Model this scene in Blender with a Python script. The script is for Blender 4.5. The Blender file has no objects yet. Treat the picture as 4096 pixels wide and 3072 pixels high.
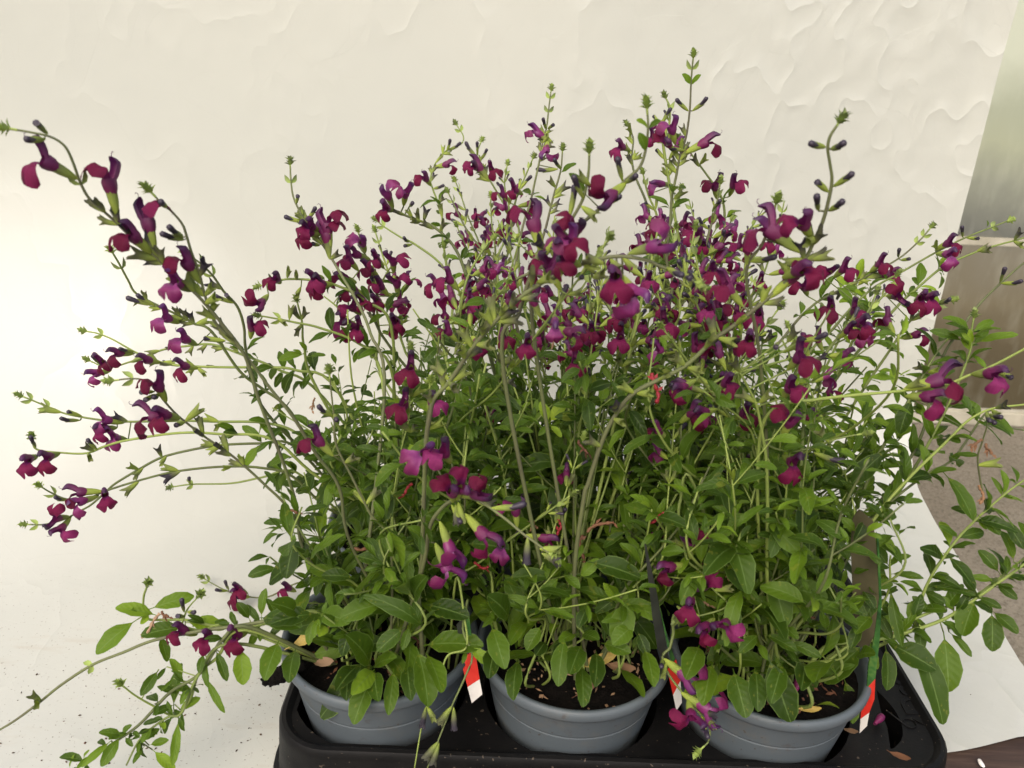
import bpy, bmesh, math, random
from mathutils import Vector, Matrix, noise
SC = bpy.context.scene
# ------------------------------------------------------------------ camera
F, PITCH, ROLL, CZ = 3200.0, math.radians(23.56), math.radians(2.23), .53
cp, sp, cr, sr = math.cos(PITCH), math.sin(PITCH), math.cos(ROLL), math.sin(ROLL)
FWD = Vector((0, cp, -sp)); UP0 = Vector((0, sp, cp)); R0 = Vector((1, 0, 0))
CR = R0*cr + UP0*sr; CU = UP0*cr - R0*sr
CAM = Vector((0, 0, CZ))
cam = bpy.data.objects.new('camera', bpy.data.cameras.new('camera'))
cam.matrix_world = Matrix(((CR.x, CU.x, -FWD.x, 0), (CR.y, CU.y, -FWD.y, 0), (CR.z, CU.z, -FWD.z, CZ), (0, 0, 0, 1)))
cam.data.sensor_width = 36; cam.data.lens = 36*F/4096
cam.data.clip_start = .02; cam.data.clip_end = 300
cam.data.dof.use_dof = True; cam.data.dof.focus_distance = .66; cam.data.dof.aperture_fstop = 13
SC.collection.objects.link(cam); SC.camera = cam
# ------------------------------------------------------------------ world, sun, exposure
SUN_EL, SUN_AZ = math.radians(48), math.radians(200)      # azimuth clockwise from +Y: behind the camera, to its left
w = bpy.data.worlds.new('World'); SC.world = w; w.use_nodes = True
nt = w.node_tree; bg = nt.nodes['Background']
sky = nt.nodes.new('ShaderNodeTexSky'); sky.sky_type = 'NISHITA'; sky.sun_disc = False
sky.sun_elevation = SUN_EL; sky.sun_rotation = SUN_AZ
sky.air_density = 1.0; sky.dust_density = 6.0; sky.ozone_density = 1.0
nt.links.new(sky.outputs[0], bg.inputs[0]); bg.inputs[1].default_value = .15
sl = bpy.data.lights.new('sun', 'SUN'); sl.energy = 0.65; sl.angle = math.radians(65); sl.color = (1, .985, .95)
so = bpy.data.objects.new('sun', sl); SC.collection.objects.link(so)
sd = Vector((math.sin(SUN_AZ)*math.cos(SUN_EL), math.cos(SUN_AZ)*math.cos(SUN_EL), math.sin(SUN_EL)))
so.rotation_euler = sd.to_track_quat('Z', 'Y').to_euler()
SC.view_settings.view_transform = 'Standard'; SC.view_settings.look = 'None'
SC.view_settings.exposure = 0.56; SC.view_settings.gamma = 1
SC.render.engine = 'CYCLES'
SC.cycles.max_bounces = 10; SC.cycles.transparent_max_bounces = 12

# ------------------------------------------------------------------ helpers
K = 4096/2212.0                                           # positions below are written on a 2212 pixel wide copy of the photograph
def ray(q):
    x = (q[0]*K-2048)/F; y = -(q[1]*K-1536)/F
    return CR*x + CU*y + FWD
def P(q, Y):                                              # the point seen at q that stands Y metres ahead of the camera
    d = ray(q); p = CAM + d*(Y/d.y)
    return p
def PZ(q, z):                                             # the point seen at q on the level z
    d = ray(q); return CAM + d*((z-CZ)/d.z)
def PS(q, Y):                                             # the same, kept above the table and in front of the sheet
    p = P(q, min(Y, .972))
    return p if p.z > .007 else PZ(q, .007)
def proj(p):
    v = p-CAM; d = v.dot(FWD)
    if d < .05: return (-9e3, -9e3)
    return ((v.dot(CR)/d*F+2048)/K, (-v.dot(CU)/d*F+1536)/K)
def new_mesh(name, v, f, mats, mi=None, smooth=True, uv=None, tint=None):
    me = bpy.data.meshes.new(name); me.from_pydata([tuple(p) for p in v], [], f)
    for m in mats: me.materials.append(m)
    if mi: me.polygons.foreach_set('material_index', mi)
    if smooth: me.polygons.foreach_set('use_smooth', [True]*len(f))
    if uv:
        l = me.uv_layers.new(name='UVMap'); fl = []
        for lp in me.loops: fl += uv[lp.vertex_index]
        l.data.foreach_set('uv', fl)
    if tint is not None:
        a = me.attributes.new('tint', 'FLOAT', 'POINT')
        a.data.foreach_set('value', tint if isinstance(tint, list) else [tint]*len(v))
    me.update()
    return me
def link(name, me, parent=None, mw=None):
    o = bpy.data.objects.new(name, me); SC.collection.objects.link(o)
    if parent is not None: o.parent = parent
    if mw is not None: o.matrix_local = mw
    return o
def tag(o, label=None, cat=None, group=None, kind=None):
    if label: o['label'] = label
    if cat: o['category'] = cat
    if group: o['group'] = group
    if kind: o['kind'] = kind
    return o
def empty(name, loc, rz=0):
    o = bpy.data.objects.new(name, None); SC.collection.objects.link(o); o.location = loc; o.rotation_euler = (0, 0, rz)
    o.empty_display_size = .02
    return o
def bm_mesh(name, bm, mats, smooth=False):
    me = bpy.data.meshes.new(name); bm.normal_update(); bm.to_mesh(me); bm.free()
    for m in mats: me.materials.append(m)
    if smooth: me.polygons.foreach_set('use_smooth', [True]*len(me.polygons))
    return me
def box_bm(x0, x1, y0, y1, z0, z1, bev=0):
    bm = bmesh.new(); bmesh.ops.create_cube(bm, size=1)
    for v in bm.verts: v.co = Vector(((x0+x1)/2+v.co.x*(x1-x0), (y0+y1)/2+v.co.y*(y1-y0), (z0+z1)/2+v.co.z*(z1-z0)))
    if bev: bmesh.ops.bevel(bm, geom=bm.edges[:], offset=bev, segments=2, affect='EDGES')
    return bm
def tube(pts, rad, n=5, v=None, f=None):                  # appends a tube to the lists v, f
    v = [] if v is None else v; f = [] if f is None else f
    b0 = len(v); N = len(pts); ref = Vector((.3, .5, .8)).normalized()
    for i, p in enumerate(pts):
        t = (pts[min(i+1, N-1)]-pts[max(i-1, 0)])
        t = t.normalized() if t.length > 1e-9 else Vector((0, 0, 1))
        a = t.cross(ref)
        if a.length < .05: a = t.cross(Vector((1, 0, 0)))
        a.normalize(); b = t.cross(a); ref = b.cross(t) if False else ref
        r = rad[i] if isinstance(rad, (list, tuple)) else rad
        for k in range(n):
            c = 2*math.pi*k/n; v.append(p + a*(r*math.cos(c)) + b*(r*math.sin(c)))
    for i in range(N-1):
        for k in range(n):
            k2 = (k+1) % n
            f.append((b0+i*n+k, b0+i*n+k2, b0+(i+1)*n+k2, b0+(i+1)*n+k))
    f.append(tuple(b0+(N-1)*n+k for k in range(n)))
    return v, f
def spline(ps, m=6):                                      # Catmull-Rom through ps
    if len(ps) < 3: return [ps[0].lerp(ps[-1], i/m) for i in range(m+1)]
    out = []
    for i in range(len(ps)-1):
        p0 = ps[i-1] if i else ps[0]*2-ps[1]; p1, p2 = ps[i], ps[i+1]
        p3 = ps[i+2] if i+2 < len(ps) else ps[-1]*2-ps[-2]
        for k in range(m):
            t = k/m
            out.append(.5*((2*p1)+(p2-p0)*t+(2*p0-5*p1+4*p2-p3)*t*t+(3*p1-p0-3*p2+p3)*t**3))
    out.append(ps[-1].copy())
    return out
def frame(x, up):                                         # rotation with +X along x and +Z as near up as it can be
    x = x.normalized(); y = up.cross(x)
    if y.length < 1e-4: y = Vector((.31, .9, .2)).cross(x)
    y.normalize(); z = x.cross(y)
    return Matrix(((x.x, y.x, z.x, 0), (x.y, y.y, z.y, 0), (x.z, y.z, z.z, 0), (0, 0, 0, 1)))
def place(loc, x, up, s, base=Vector()):
    m = frame(x, up) @ Matrix.Diagonal((s, s, s, 1)) if not isinstance(s, tuple) else frame(x, up) @ Matrix.Diagonal((*s, 1))
    m.translation = loc-base
    return m

# ------------------------------------------------------------------ materials
class M:
    def __init__(s, name):
        s.m = bpy.data.materials.new(name); s.m.use_nodes = True; s.t = s.m.node_tree
        s.b = s.t.nodes['Principled BSDF']; s.out = s.t.nodes['Material Output']
    def n(s, typ, **kw):
        o = s.t.nodes.new('ShaderNode'+typ)
        for k, v in kw.items():
            if hasattr(o, k): setattr(o, k, v)
        return o
    def l(s, a, b): s.t.links.new(a, b)
    def noise(s, scale, detail=4, rough=.6, vec=None):
        o = s.n('TexNoise'); o.inputs['Scale'].default_value = scale; o.inputs['Detail'].default_value = detail; o.inputs['Roughness'].default_value = rough
        s.l(vec or s.coord(), o.inputs['Vector']); return o.outputs['Fac']
    def coord(s, k='Object'):
        return s.n('TexCoord').outputs[k]
    def ramp(s, fac, stops):
        o = s.n('ValToRGB'); e = o.color_ramp.elements
        while len(e) < len(stops): e.new(.5)
        for i, (p, c) in enumerate(stops): e[i].position = p; e[i].color = (*c, 1) if len(c) == 3 else c
        s.l(fac, o.inputs[0]); return o.outputs[0]
    def mix(s, fac, a, b, mode='MIX'):
        o = s.n('Mix', data_type='RGBA'); o.blend_type = mode
        for k, v in (('Factor_Float', fac), ('A_Color', a), ('B_Color', b)):
            i = [x for x in o.inputs if x.identifier == k][0]
            if hasattr(v, 'is_linked') or hasattr(v, 'links'): s.l(v, i)
            else: i.default_value = v if isinstance(v, float) else (*v, 1)
        return [x for x in o.outputs if x.identifier == 'Result_Color'][0]
    def math(s, op, a, b=None, clamp=False):
        o = s.n('Math'); o.operation = op; o.use_clamp = clamp
        for i, v in enumerate((a, b)):
            if v is None: continue
            if isinstance(v, (int, float)): o.inputs[i].default_value = v
            else: s.l(v, o.inputs[i])
        return o.outputs[0]
    def col(s, v):
        if isinstance(v, tuple): s.b.inputs['Base Color'].default_value = (*v, 1)
        else: s.l(v, s.b.inputs['Base Color'])
        return s
    def set(s, **kw):
        for k, v in kw.items():
            i = s.b.inputs[k.replace('_', ' ')]
            if isinstance(v, (int, float)): i.default_value = v
            else: s.l(v, i)
        return s
    def bump(s, h, strength=.3, dist=.001):
        o = s.n('Bump'); o.inputs['Strength'].default_value = strength; o.inputs['Distance'].default_value = dist
        s.l(h, o.inputs['Height']); s.l(o.outputs[0], s.b.inputs['Normal']); return s
    def translucent(s, color, fac):
        tr = s.n('BsdfTranslucent'); mx = s.n('MixShader'); mx.inputs[0].default_value = fac
        if isinstance(color, tuple): tr.inputs[0].default_value = (*color, 1)
        else: s.l(color, tr.inputs[0])
        s.l(s.b.outputs[0], mx.inputs[1]); s.l(tr.outputs[0], mx.inputs[2]); s.l(mx.outputs[0], s.out.inputs[0])
        return s
def obj_rand(m): return m.n('ObjectInfo').outputs['Random']
def attr(m, k): 
    o = m.n('Attribute'); o.attribute_name = k; return o.outputs['Fac']

# leaves: colour varies leaf by leaf, pale midrib, fine side veins, paler underside
m = M('leaf'); r = m.math('ADD', attr(m, 'tint'), m.math('MULTIPLY', m.math('SUBTRACT', obj_rand(m), .5), .45), True)
c = m.ramp(r, [(0, (.018, .040, .004)), (.30, (.047, .094, .008)), (.60, (.115, .200, .014)), (.9, (.27, .40, .03)), (1, (.38, .40, .04))])
uvn = m.n('SeparateXYZ'); m.l(m.coord('UV'), uvn.inputs[0]); av = m.math('ABSOLUTE', uvn.outputs[1])
rib = m.math('LESS_THAN', av, .055); c = m.mix(m.math('MULTIPLY', rib, .6), c, (.16, .25, .06))
edge = m.math('GREATER_THAN', av, .93); c = m.mix(m.math('MULTIPLY', edge, .55), c, (.17, .26, .06))
blot = m.noise(130, 3); c = m.mix(m.math('MULTIPLY', m.math('GREATER_THAN', blot, .70), .35), c, (.10, .075, .025))
c = m.mix(m.math('MULTIPLY', m.noise(45, 2), .35), c, m.mix(1.0, c, (.62, .68, .5), 'MULTIPLY'))
bf = m.n('NewGeometry').outputs['Backfacing']; c = m.mix(m.math('MULTIPLY', bf, .55), c, (.12, .18, .055))
yl = m.math('GREATER_THAN', m.noise(9, 2), .66); c = m.mix(m.math('MULTIPLY', yl, .35), c, (.24, .25, .03))
m.col(c).set(Roughness=.40); m.b.inputs['Specular IOR Level'].default_value = .22
vein = m.math('SINE', m.math('SUBTRACT', m.math('MULTIPLY', uvn.outputs[0], 46), m.math('MULTIPLY', av, 9)))
m.bump(m.math('ADD', vein, m.math('MULTIPLY', m.noise(900, 2), 1.2)), .25, .0006)
m.translucent(m.mix(.5, c, (.24, .38, .02)), .36); LEAF = m.m
m = M('stem'); c = m.ramp(m.math('ADD', m.math('MULTIPLY', obj_rand(m), .6), m.math('MULTIPLY', m.noise(60, 3), .4)), [(.2, (.085, .10, .035)), (.5, (.16, .215, .045)), (.85, (.25, .32, .065))])
m.col(c).set(Roughness=.6).bump(m.noise(1500, 2), .5, .0006); STEM = m.m
m = M('dark_stem'); c = m.ramp(m.noise(25, 3), [(.3, (.095, .088, .05)), (.7, (.14, .17, .055))])
m.col(c).set(Roughness=.65).bump(m.noise(1500, 2), .5, .0006); DSTEM = m.m
m = M('calyx'); t = attr(m, 'tint'); c = m.ramp(m.math('ADD', t, m.math('MULTIPLY', m.math('SUBTRACT', obj_rand(m), .5), .5)), [(0, (.36, .45, .06)), (.45, (.26, .33, .06)), (.80, (.13, .14, .06)), (1, (.035, .028, .04))])
m.col(c).set(Roughness=.65).bump(m.noise(1500, 2), .5, .0006).translucent(c, .2); CALYX = m.m
m = M('young_shoot'); c = m.ramp(m.math('ADD', attr(m, 'tint'), m.math('MULTIPLY', obj_rand(m), .35)), [(0, (.42, .52, .12)), (.6, (.30, .40, .09)), (1, (.14, .17, .07))])
m.col(c).set(Roughness=.65).translucent(c, .2); SHOOT = m.m
m = M('petal_crimson'); hr = obj_rand(m)
c = m.ramp(m.math('ADD', m.math('MULTIPLY', hr, .75), m.math('MULTIPLY', m.noise(70, 3), .25)), [(.08, (.080, .003, .019)), (.42, (.145, .005, .036)), (.78, (.195, .012, .075)), (1, (.33, .05, .21))])
uvn = m.n('SeparateXYZ'); m.l(m.coord('UV'), uvn.inputs[0]); thr = m.math('SUBTRACT', 1.0, m.math('MULTIPLY', uvn.outputs[0], 3.2), True)
c = m.mix(m.math('MULTIPLY', thr, .6), c, (.10, .03, .16))
c = m.mix(m.math('MULTIPLY', m.math('POWER', m.math('ABSOLUTE', uvn.outputs[1]), 3.0), .35), c, (.065, .004, .035))
c = m.mix(m.math('MULTIPLY', m.math('SINE', m.math('MULTIPLY', uvn.outputs[1], 30)), .10), c, (.06, .003, .03))
m.b.inputs['Specular IOR Level'].default_value = .22
m.col(c).set(Roughness=.5).bump(m.math('ADD', m.noise(500, 3), m.math('MULTIPLY', m.noise(120, 2), 3)), .35, .0012).translucent(m.mix(.4, c, (.32, .008, .11)), .28); LIP = m.m
m = M('petal_magenta'); uvn = m.n('SeparateXYZ'); m.l(m.coord('UV'), uvn.inputs[0])
c = m.ramp(m.math('ADD', m.math('MULTIPLY', uvn.outputs[0], .8), m.math('MULTIPLY', m.noise(60, 3), .4)), [(.1, (.46, .33, .46)), (.32, (.28, .06, .22)), (.7, (.20, .015, .105)), (1, (.14, .008, .06))])
m.col(c).set(Roughness=.45).bump(m.noise(500, 3), .3, .001).translucent(m.mix(.4, c, (.5, .04, .36)), .3); LIPK = m.m
m = M('tube_magenta'); t = attr(m, 'tint'); c = m.ramp(m.math('ADD', t, m.math('MULTIPLY', m.math('SUBTRACT', obj_rand(m), .5), .2)), [(0, (.25, .022, .12)), (.5, (.20, .03, .145)), (.85, (.09, .02, .11)), (1, (.04, .015, .055))])
m.col(c).set(Roughness=.42).translucent(m.mix(.4, c, (.42, .05, .32)), .25); TUBEK = m.m
m = M('petal_violet'); t = attr(m, 'tint')
c = m.ramp(m.math('ADD', t, m.math('MULTIPLY', m.math('SUBTRACT', obj_rand(m), .5), .3)), [(0, (.20, .014, .085)), (.45, (.140, .015, .082)), (.82, (.070, .015, .074)), (1, (.022, .010, .028))])
m.col(c).set(Roughness=.42).bump(m.noise(600, 3), .3, .001).translucent(m.mix(.4, c, (.30, .04, .24)), .25); TUBE = m.m
m = M('bud_dark'); c = m.ramp(m.noise(120, 3), [(.3, (.012, .010, .016)), (.7, (.045, .030, .055))])
m.col(c).set(Roughness=.5); BUD = m.m
m = M('withered'); c = m.ramp(m.math('ADD', m.math('MULTIPLY', obj_rand(m), .8), m.math('MULTIPLY', m.noise(150, 3), .3)), [(.1, (.07, .028, .016)), (.4, (.15, .06, .028)), (.7, (.30, .16, .075)), (1, (.48, .33, .21))])
m.col(c).set(Roughness=.7).translucent(c, .2); WITHER = m.m
m = M('withered_red'); c = m.ramp(m.noise(150, 3), [(.3, (.26, .015, .02)), (.7, (.46, .045, .06))])
m.col(c).set(Roughness=.5).translucent(c, .25); WRED = m.m
m = M('pot_plastic'); c = m.ramp(m.noise(14, 4), [(.3, (.080, .098, .110)), (.7, (.098, .118, .130))])
sp_ = m.math('GREATER_THAN', m.noise(210, 2, .5), .715); c = m.mix(m.math('MULTIPLY', sp_, .75), c, (.05, .035, .025)); c = m.mix(m.math('MULTIPLY', m.ramp(m.noise(33, 5, .7), [(.52, (0, 0, 0)), (.72, (1, 1, 1))]), .5), c, (.125, .115, .095)); c = m.mix(m.math('MULTIPLY', m.ramp(m.noise(75, 4, .7), [(.62, (0, 0, 0)), (.72, (1, 1, 1))]), .5), c, (.06, .045, .035))
m.col(c).set(Roughness=m.math('ADD', .46, m.math('MULTIPLY', m.noise(40, 3), .18))).bump(m.noise(1200, 2), .12, .0004); POT = m.m
m = M('soil'); c = m.ramp(m.noise(160, 5, .7), [(.35, (.0035, .003, .0025)), (.62, (.012, .009, .007)), (.8, (.045, .030, .019))])
m.col(c).set(Roughness=.95).bump(m.noise(320, 5, .8), 1, .006); m.b.inputs['Specular IOR Level'].default_value = .15; SOIL = m.m
m = M('tray_plastic'); c = m.ramp(m.noise(35, 5, .7), [(.35, (.003, .003, .0032)), (.72, (.007, .0065, .006))])
sp_ = m.math('GREATER_THAN', m.noise(260, 2, .5), .70); c = m.mix(m.math('MULTIPLY', sp_, .5), c, (.14, .11, .08))
m.b.inputs['Specular IOR Level'].default_value = .18
m.col(c).set(Roughness=m.math('ADD', .38, m.math('MULTIPLY', m.noise(60, 4), .25))).bump(m.noise(500, 3), .2, .0006); TRAY = m.m
m = M('plastic_film'); cw = m.noise(3.2, 3); c = m.ramp(cw, [(.3, (.550, .562, .508)), (.7, (.585, .594, .532))])
co = m.coord(); dirt = m.noise(55, 6, .75); msk = attr(m, 'dirt')
dm = m.math('MULTIPLY', m.ramp(dirt, [(.60, (0, 0, 0)), (.72, (1, 1, 1))]), msk)
fine = m.math('MULTIPLY', m.ramp(m.noise(420, 3, .6), [(.655, (0, 0, 0)), (.69, (1, 1, 1))]), msk)
sm = m.n('Mapping'); sm.inputs['Rotation'].default_value = (0, 0, .5); sm.inputs['Scale'].default_value = (5, 22, 5); m.l(co, sm.inputs[0])
dm = m.math('MULTIPLY', m.ramp(m.noise(1.6, 6, .7, sm.outputs[0]), [(.56, (0, 0, 0)), (.72, (1, 1, 1))]), msk)
c = m.mix(m.math('MULTIPLY', dm, .38), c, (.45, .38, .28)); c = m.mix(m.math('MULTIPLY', fine, .7), c, (.14, .10, .06))
m.col(c).set(Roughness=.22); m.b.inputs['Specular IOR Level'].default_value = .45
mp = m.n('Mapping'); mp.inputs['Rotation'].default_value = (0, .6, 0); mp.inputs['Scale'].default_value = (1.35, 1.1, .9); m.l(co, mp.inputs[0])
rd = m.n('TexNoise'); rd.noise_type = 'RIDGED_MULTIFRACTAL'; rd.inputs['Scale'].default_value = 7; rd.inputs['Detail'].default_value = 5; m.l(mp.outputs[0], rd.inputs[0])
vo = m.n('TexVoronoi'); vo.inputs['Scale'].default_value = 6
wn = m.n('TexNoise'); wn.inputs['Scale'].default_value = 3; m.l(mp.outputs[0], wn.inputs[0])
vm = m.n('VectorMath'); vm.operation = 'ADD'; m.l(mp.outputs[0], vm.inputs[0]); m.l(wn.outputs['Color'], vm.inputs[1]); m.l(vm.outputs[0], vo.inputs[0])
ws = m.n('VectorMath'); ws.operation = 'SCALE'; ws.inputs['Scale'].default_value = .22; m.l(wn.outputs['Color'], ws.inputs[0]); m.l(ws.outputs[0], vm.inputs[1])
gx = m.n('SeparateXYZ'); m.l(co, gx.inputs[0])
zone = m.math('ADD', .6, m.math('MULTIPLY', m.math('ADD', gx.outputs[0], .12), 2.2, True))       # more crumpled towards the free edge
fold = m.math('POWER', m.math('SUBTRACT', 1.0, m.math('MULTIPLY', m.math('ABSOLUTE', m.math('SUBTRACT', m.noise(5.5, 3, .5, mp.outputs[0]), .5)), 9.0), True), 3.0)
def facets(scale, mul):                                   # flat facets, each tilted its own way, meeting in sharp creases
    a = m.n('TexVoronoi'); a.inputs['Scale'].default_value = scale; m.l(vm.outputs[0], a.inputs[0])
    d1 = m.n('VectorMath'); d1.operation = 'SUBTRACT'; m.l(vm.outputs[0], d1.inputs[0]); m.l(a.outputs['Position'], d1.inputs[1])
    d2 = m.n('VectorMath'); d2.operation = 'SUBTRACT'; m.l(a.outputs['Color'], d2.inputs[0]); d2.inputs[1].default_value = (.5, .5, .5)
    d3 = m.n('VectorMath'); d3.operation = 'DOT_PRODUCT'; m.l(d1.outputs[0], d3.inputs[0]); m.l(d2.outputs[0], d3.inputs[1])
    return m.math('MULTIPLY', d3.outputs['Value'], mul)
crs = m.math('ADD', facets(7, 2.6), m.math('ADD', facets(16, 2.2), facets(34, 1.5)))
pat = m.math('MULTIPLY', crs, m.ramp(m.noise(4, 2), [(.35, (.35, .35, .35)), (.62, (1, 1, 1))]))
hh = m.math('ADD', m.math('ADD', m.math('MULTIPLY', fold, .16), pat), m.math('MULTIPLY', m.noise(26, 4, .6), .12))
m.bump(m.math('MULTIPLY', hh, zone), .42, .011)
m.translucent((.62, .62, .56), .15); FILM = m.m
m = M('bench_wood'); mp = m.n('Mapping'); mp.inputs['Scale'].default_value = (3, 42, 20); m.l(m.coord(), mp.inputs[0])
g = m.noise(1.6, 6, .7, mp.outputs[0]); c = m.ramp(g, [(.3, (.022, .012, .009)), (.55, (.055, .032, .022)), (.75, (.12, .085, .06))])
m.col(c).set(Roughness=.7).bump(g, .5, .002); WOOD = m.m
m = M('concrete_ground'); n1 = m.noise(1.6, 5, .65); c = m.ramp(n1, [(.3, (.165, .140, .100)), (.7, (.26, .23, .175))])
n2 = m.noise(95, 4, .75); c = m.mix(m.math('MULTIPLY', m.ramp(n2, [(.38, (1, 1, 1)), (.52, (0, 0, 0))]), .75), c, (.09, .075, .05)); 
c = m.mix(m.math('MULTIPLY', m.ramp(m.noise(160, 2), [(.62, (0, 0, 0)), (.7, (1, 1, 1))]), .5), c, (.5, .44, .35))
m.col(c).set(Roughness=.9).bump(n2, .6, .01); GROUND = m.m
m = M('plinth'); c = m.ramp(m.noise(9, 5), [(.3, (.34, .32, .24)), (.7, (.52, .49, .40))]); m.col(c).set(Roughness=.8); PLINTH = m.m
m = M('painted_view_glass'); gz = m.n('SeparateXYZ'); m.l(m.coord(), gz.inputs[0])
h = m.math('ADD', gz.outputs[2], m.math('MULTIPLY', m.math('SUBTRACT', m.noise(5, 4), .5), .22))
c = m.ramp(m.math('MULTIPLY', h, .5), [(.03, (.085, .070, .038)), (.155, (.115, .095, .055)), (.235, (.19, .165, .105)), (.33, (.225, .21, .16)), (.36, (.165, .172, .15)), (.43, (.28, .295, .235)), (.505, (.42, .45, .32)), (.565, (.41, .445, .33)), (.645, (.60, .64, .51))])  # outdoor light and dark seen through the pane, painted into the colour by height
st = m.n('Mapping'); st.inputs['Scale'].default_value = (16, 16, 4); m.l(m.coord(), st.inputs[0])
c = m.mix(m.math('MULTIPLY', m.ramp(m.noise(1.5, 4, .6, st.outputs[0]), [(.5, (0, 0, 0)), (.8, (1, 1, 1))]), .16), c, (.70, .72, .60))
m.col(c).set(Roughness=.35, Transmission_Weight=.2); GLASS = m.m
m = M('label_print'); c = m.ramp(m.noise(28, 4), [(.3, (.05, .045, .025)), (.55, (.085, .075, .042)), (.75, (.13, .10, .055))]); m.col(c).set(Roughness=.35); LBROWN = m.m
m = M('label_green'); c = m.ramp(m.noise(60, 3), [(.3, (.018, .055, .018)), (.5, (.05, .15, .035)), (.75, (.22, .32, .07))]); m.col(c).set(Roughness=.25); LGREEN = m.m
m = M('label_red'); m.col(m.ramp(m.noise(90, 2), [(.3, (.60, .025, .018)), (.7, (.68, .045, .028))])).set(Roughness=.3); LRED = m.m
m = M('label_white'); m.col(m.ramp(m.noise(90, 2), [(.3, (.74, .71, .66)), (.7, (.80, .78, .73))])).set(Roughness=.3); LWHITE = m.m
m = M('label_dark'); m.col(m.ramp(m.noise(40, 2), [(.3, (.02, .022, .02)), (.7, (.045, .05, .04))])).set(Roughness=.3); LDARK = m.m

# ------------------------------------------------------------------ setting
TX0, TX1, TY0, TY1 = -.164, .335, .417, .735              # carry tray, top outline
ZT, ZRIM = .055, .105
POTR = .075
POTC = [Vector((.0558+(i-1)*.1498, .4882-.0014*(i-1)+j*.155, 0)) for j in (0, 1) for i in (0, 1, 2)]
gm = new_mesh('ground', [(-40, -40, -.75), (40, -40, -.75), (40, 40, -.75), (-40, 40, -.75)], [(0, 1, 2, 3)], [GROUND], smooth=False)
tag(link('ground', gm), kind='structure', label='sandy concrete ground beyond the bench')

def sheet_right(y): return .49 + (y-.593)*.145
NS, NA = 190, 230
def sheet_pt(a, s):
    # s: metres along the sheet from the front of the bench, over a rounded foot, then up the back
    k_ = min(1, max(0, (a-.36)/.24)); k_ = k_*k_*(3-2*k_); Rf, y0 = .42-.31*k_, .30
    Lf = 1.0-Rf-y0
    arc = Rf*math.pi/2
    if s < Lf: y, z, ny, nz = y0+s, .002, 0, 1
    elif s < Lf+arc:
        t = (s-Lf)/Rf; y, z = y0+Lf+Rf*math.sin(t), .002+Rf*(1-math.cos(t)); ny, nz = -math.sin(t), math.cos(t)
    else: y, z, ny, nz = 1.0, .002+Rf+(s-Lf-arc), -1, 0
    y1 = y if s >= Lf else .52+(y-y0)*(1.0-Rf-.52)/Lf
    xr = .482+(y1-.52)*.135 if z < .15 else .547
    xr += .0025*noise.noise(Vector((s*9, 0, 0)))
    x = -1.15+(xr+1.15)*a
    if s < Lf:                                            # the front edge runs obliquely
        yf = .487+.27*(x-.369)+.003*noise.noise(Vector((x*14, 3, 0)))
        y = yf + s*(1.0-Rf-yf)/Lf
    return Vector((x, y, z)), Vector((0, ny, nz))
v = []; dirt = []
Ltot = .70+1.0
for i in range(NS+1):
    for j in range(NA+1):
        a = 1-(1-j/NA)**1.15; s = Ltot*i/NS
        p, nrm = sheet_pt(a, s)
        q = Vector((p.x*3.2, p.y*3.2, p.z*3.2))
        wob = noise.noise(q*.7)*.004
        cr_ = 1-abs(noise.noise(q*1.6+Vector((7, 3, 1)))*2)
        right = min(1, max(0, (p.x+.05)/.5))
        am = .0001+.0008*right
        q = Vector((q.x+q.z*.5, q.y, q.z*1.6-q.x*.4)); d = wob*(.5 if p.z < .02 else 1) + am*(max(0, cr_)**3) + am*.7*max(0, 1-abs(noise.noise(q*3.4)*2.2))**4
        if p.z < .004: d = abs(d)*(.35+1.6*max(0, min(1, (p.x-.2)/.15)))
        inside = TX0-.05 < p.x < TX1+.03 and p.y < TY1+.05 and p.z < .02
        if inside: d = 0
        edge = max(0, (a-.985)/.015)
        v.append(p+nrm*d + Vector((0, -edge*.004, 0)))
        dirt.append(max(0, min(1, (.70-p.y)/.10))*(1 if p.x < .1 else .12))
f = [(i*(NA+1)+j, i*(NA+1)+j+1, (i+1)*(NA+1)+j+1, (i+1)*(NA+1)+j) for i in range(NS) for j in range(NA)]
me = new_mesh('plastic_sheet', v, f, [FILM])
at = me.attributes.new('dirt', 'FLOAT', 'POINT'); at.data.foreach_set('value', dirt)
tag(link('plastic_sheet', me), 'crumpled white plastic sheet hung behind the plants and spread under their tray', 'plastic sheet')

# bench: boards under the sheet, their dark grain seen at the near right corner
bench = empty('potting_bench', (0, .5, -.75)); tag(bench, 'dark brown wooden bench under the white sheet', 'bench')
for k in range(9):
    x0 = -1.2+.187*k
    bm = box_bm(x0, x0+.184, -.45, 1.02-.5+.02, .75-.032, .7475, .002)
    if k == 8:
        for vv in bm.verts: vv.co.x = min(vv.co.x, .47+.06*max(0, vv.co.y))
    link('board', bm_mesh('board', bm, [WOOD]), bench)
for (x, y) in ((-1.1, -.4), (.40, -.4), (-1.1, .48), (.40, .48)):
    link('leg', bm_mesh('leg', box_bm(x, x+.06, y, y+.06, 0, .717, .003), [WOOD]), bench)
chip = PZ((2118, 1652), .0)
bm = bmesh.new(); bmesh.ops.create_icosphere(bm, subdivisions=2, radius=.003)
for vv in bm.verts: vv.co = Vector((vv.co.x*.8+noise.noise(vv.co*400)*.001, vv.co.y*1.5, vv.co.z*.35+.002))
o = link('paint_chip', bm_mesh('paint_chip', bm, [LWHITE], True)); o.location = chip
tag(o, 'small white flake lying on the dark wood at the corner of the bench', 'flake')

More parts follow.
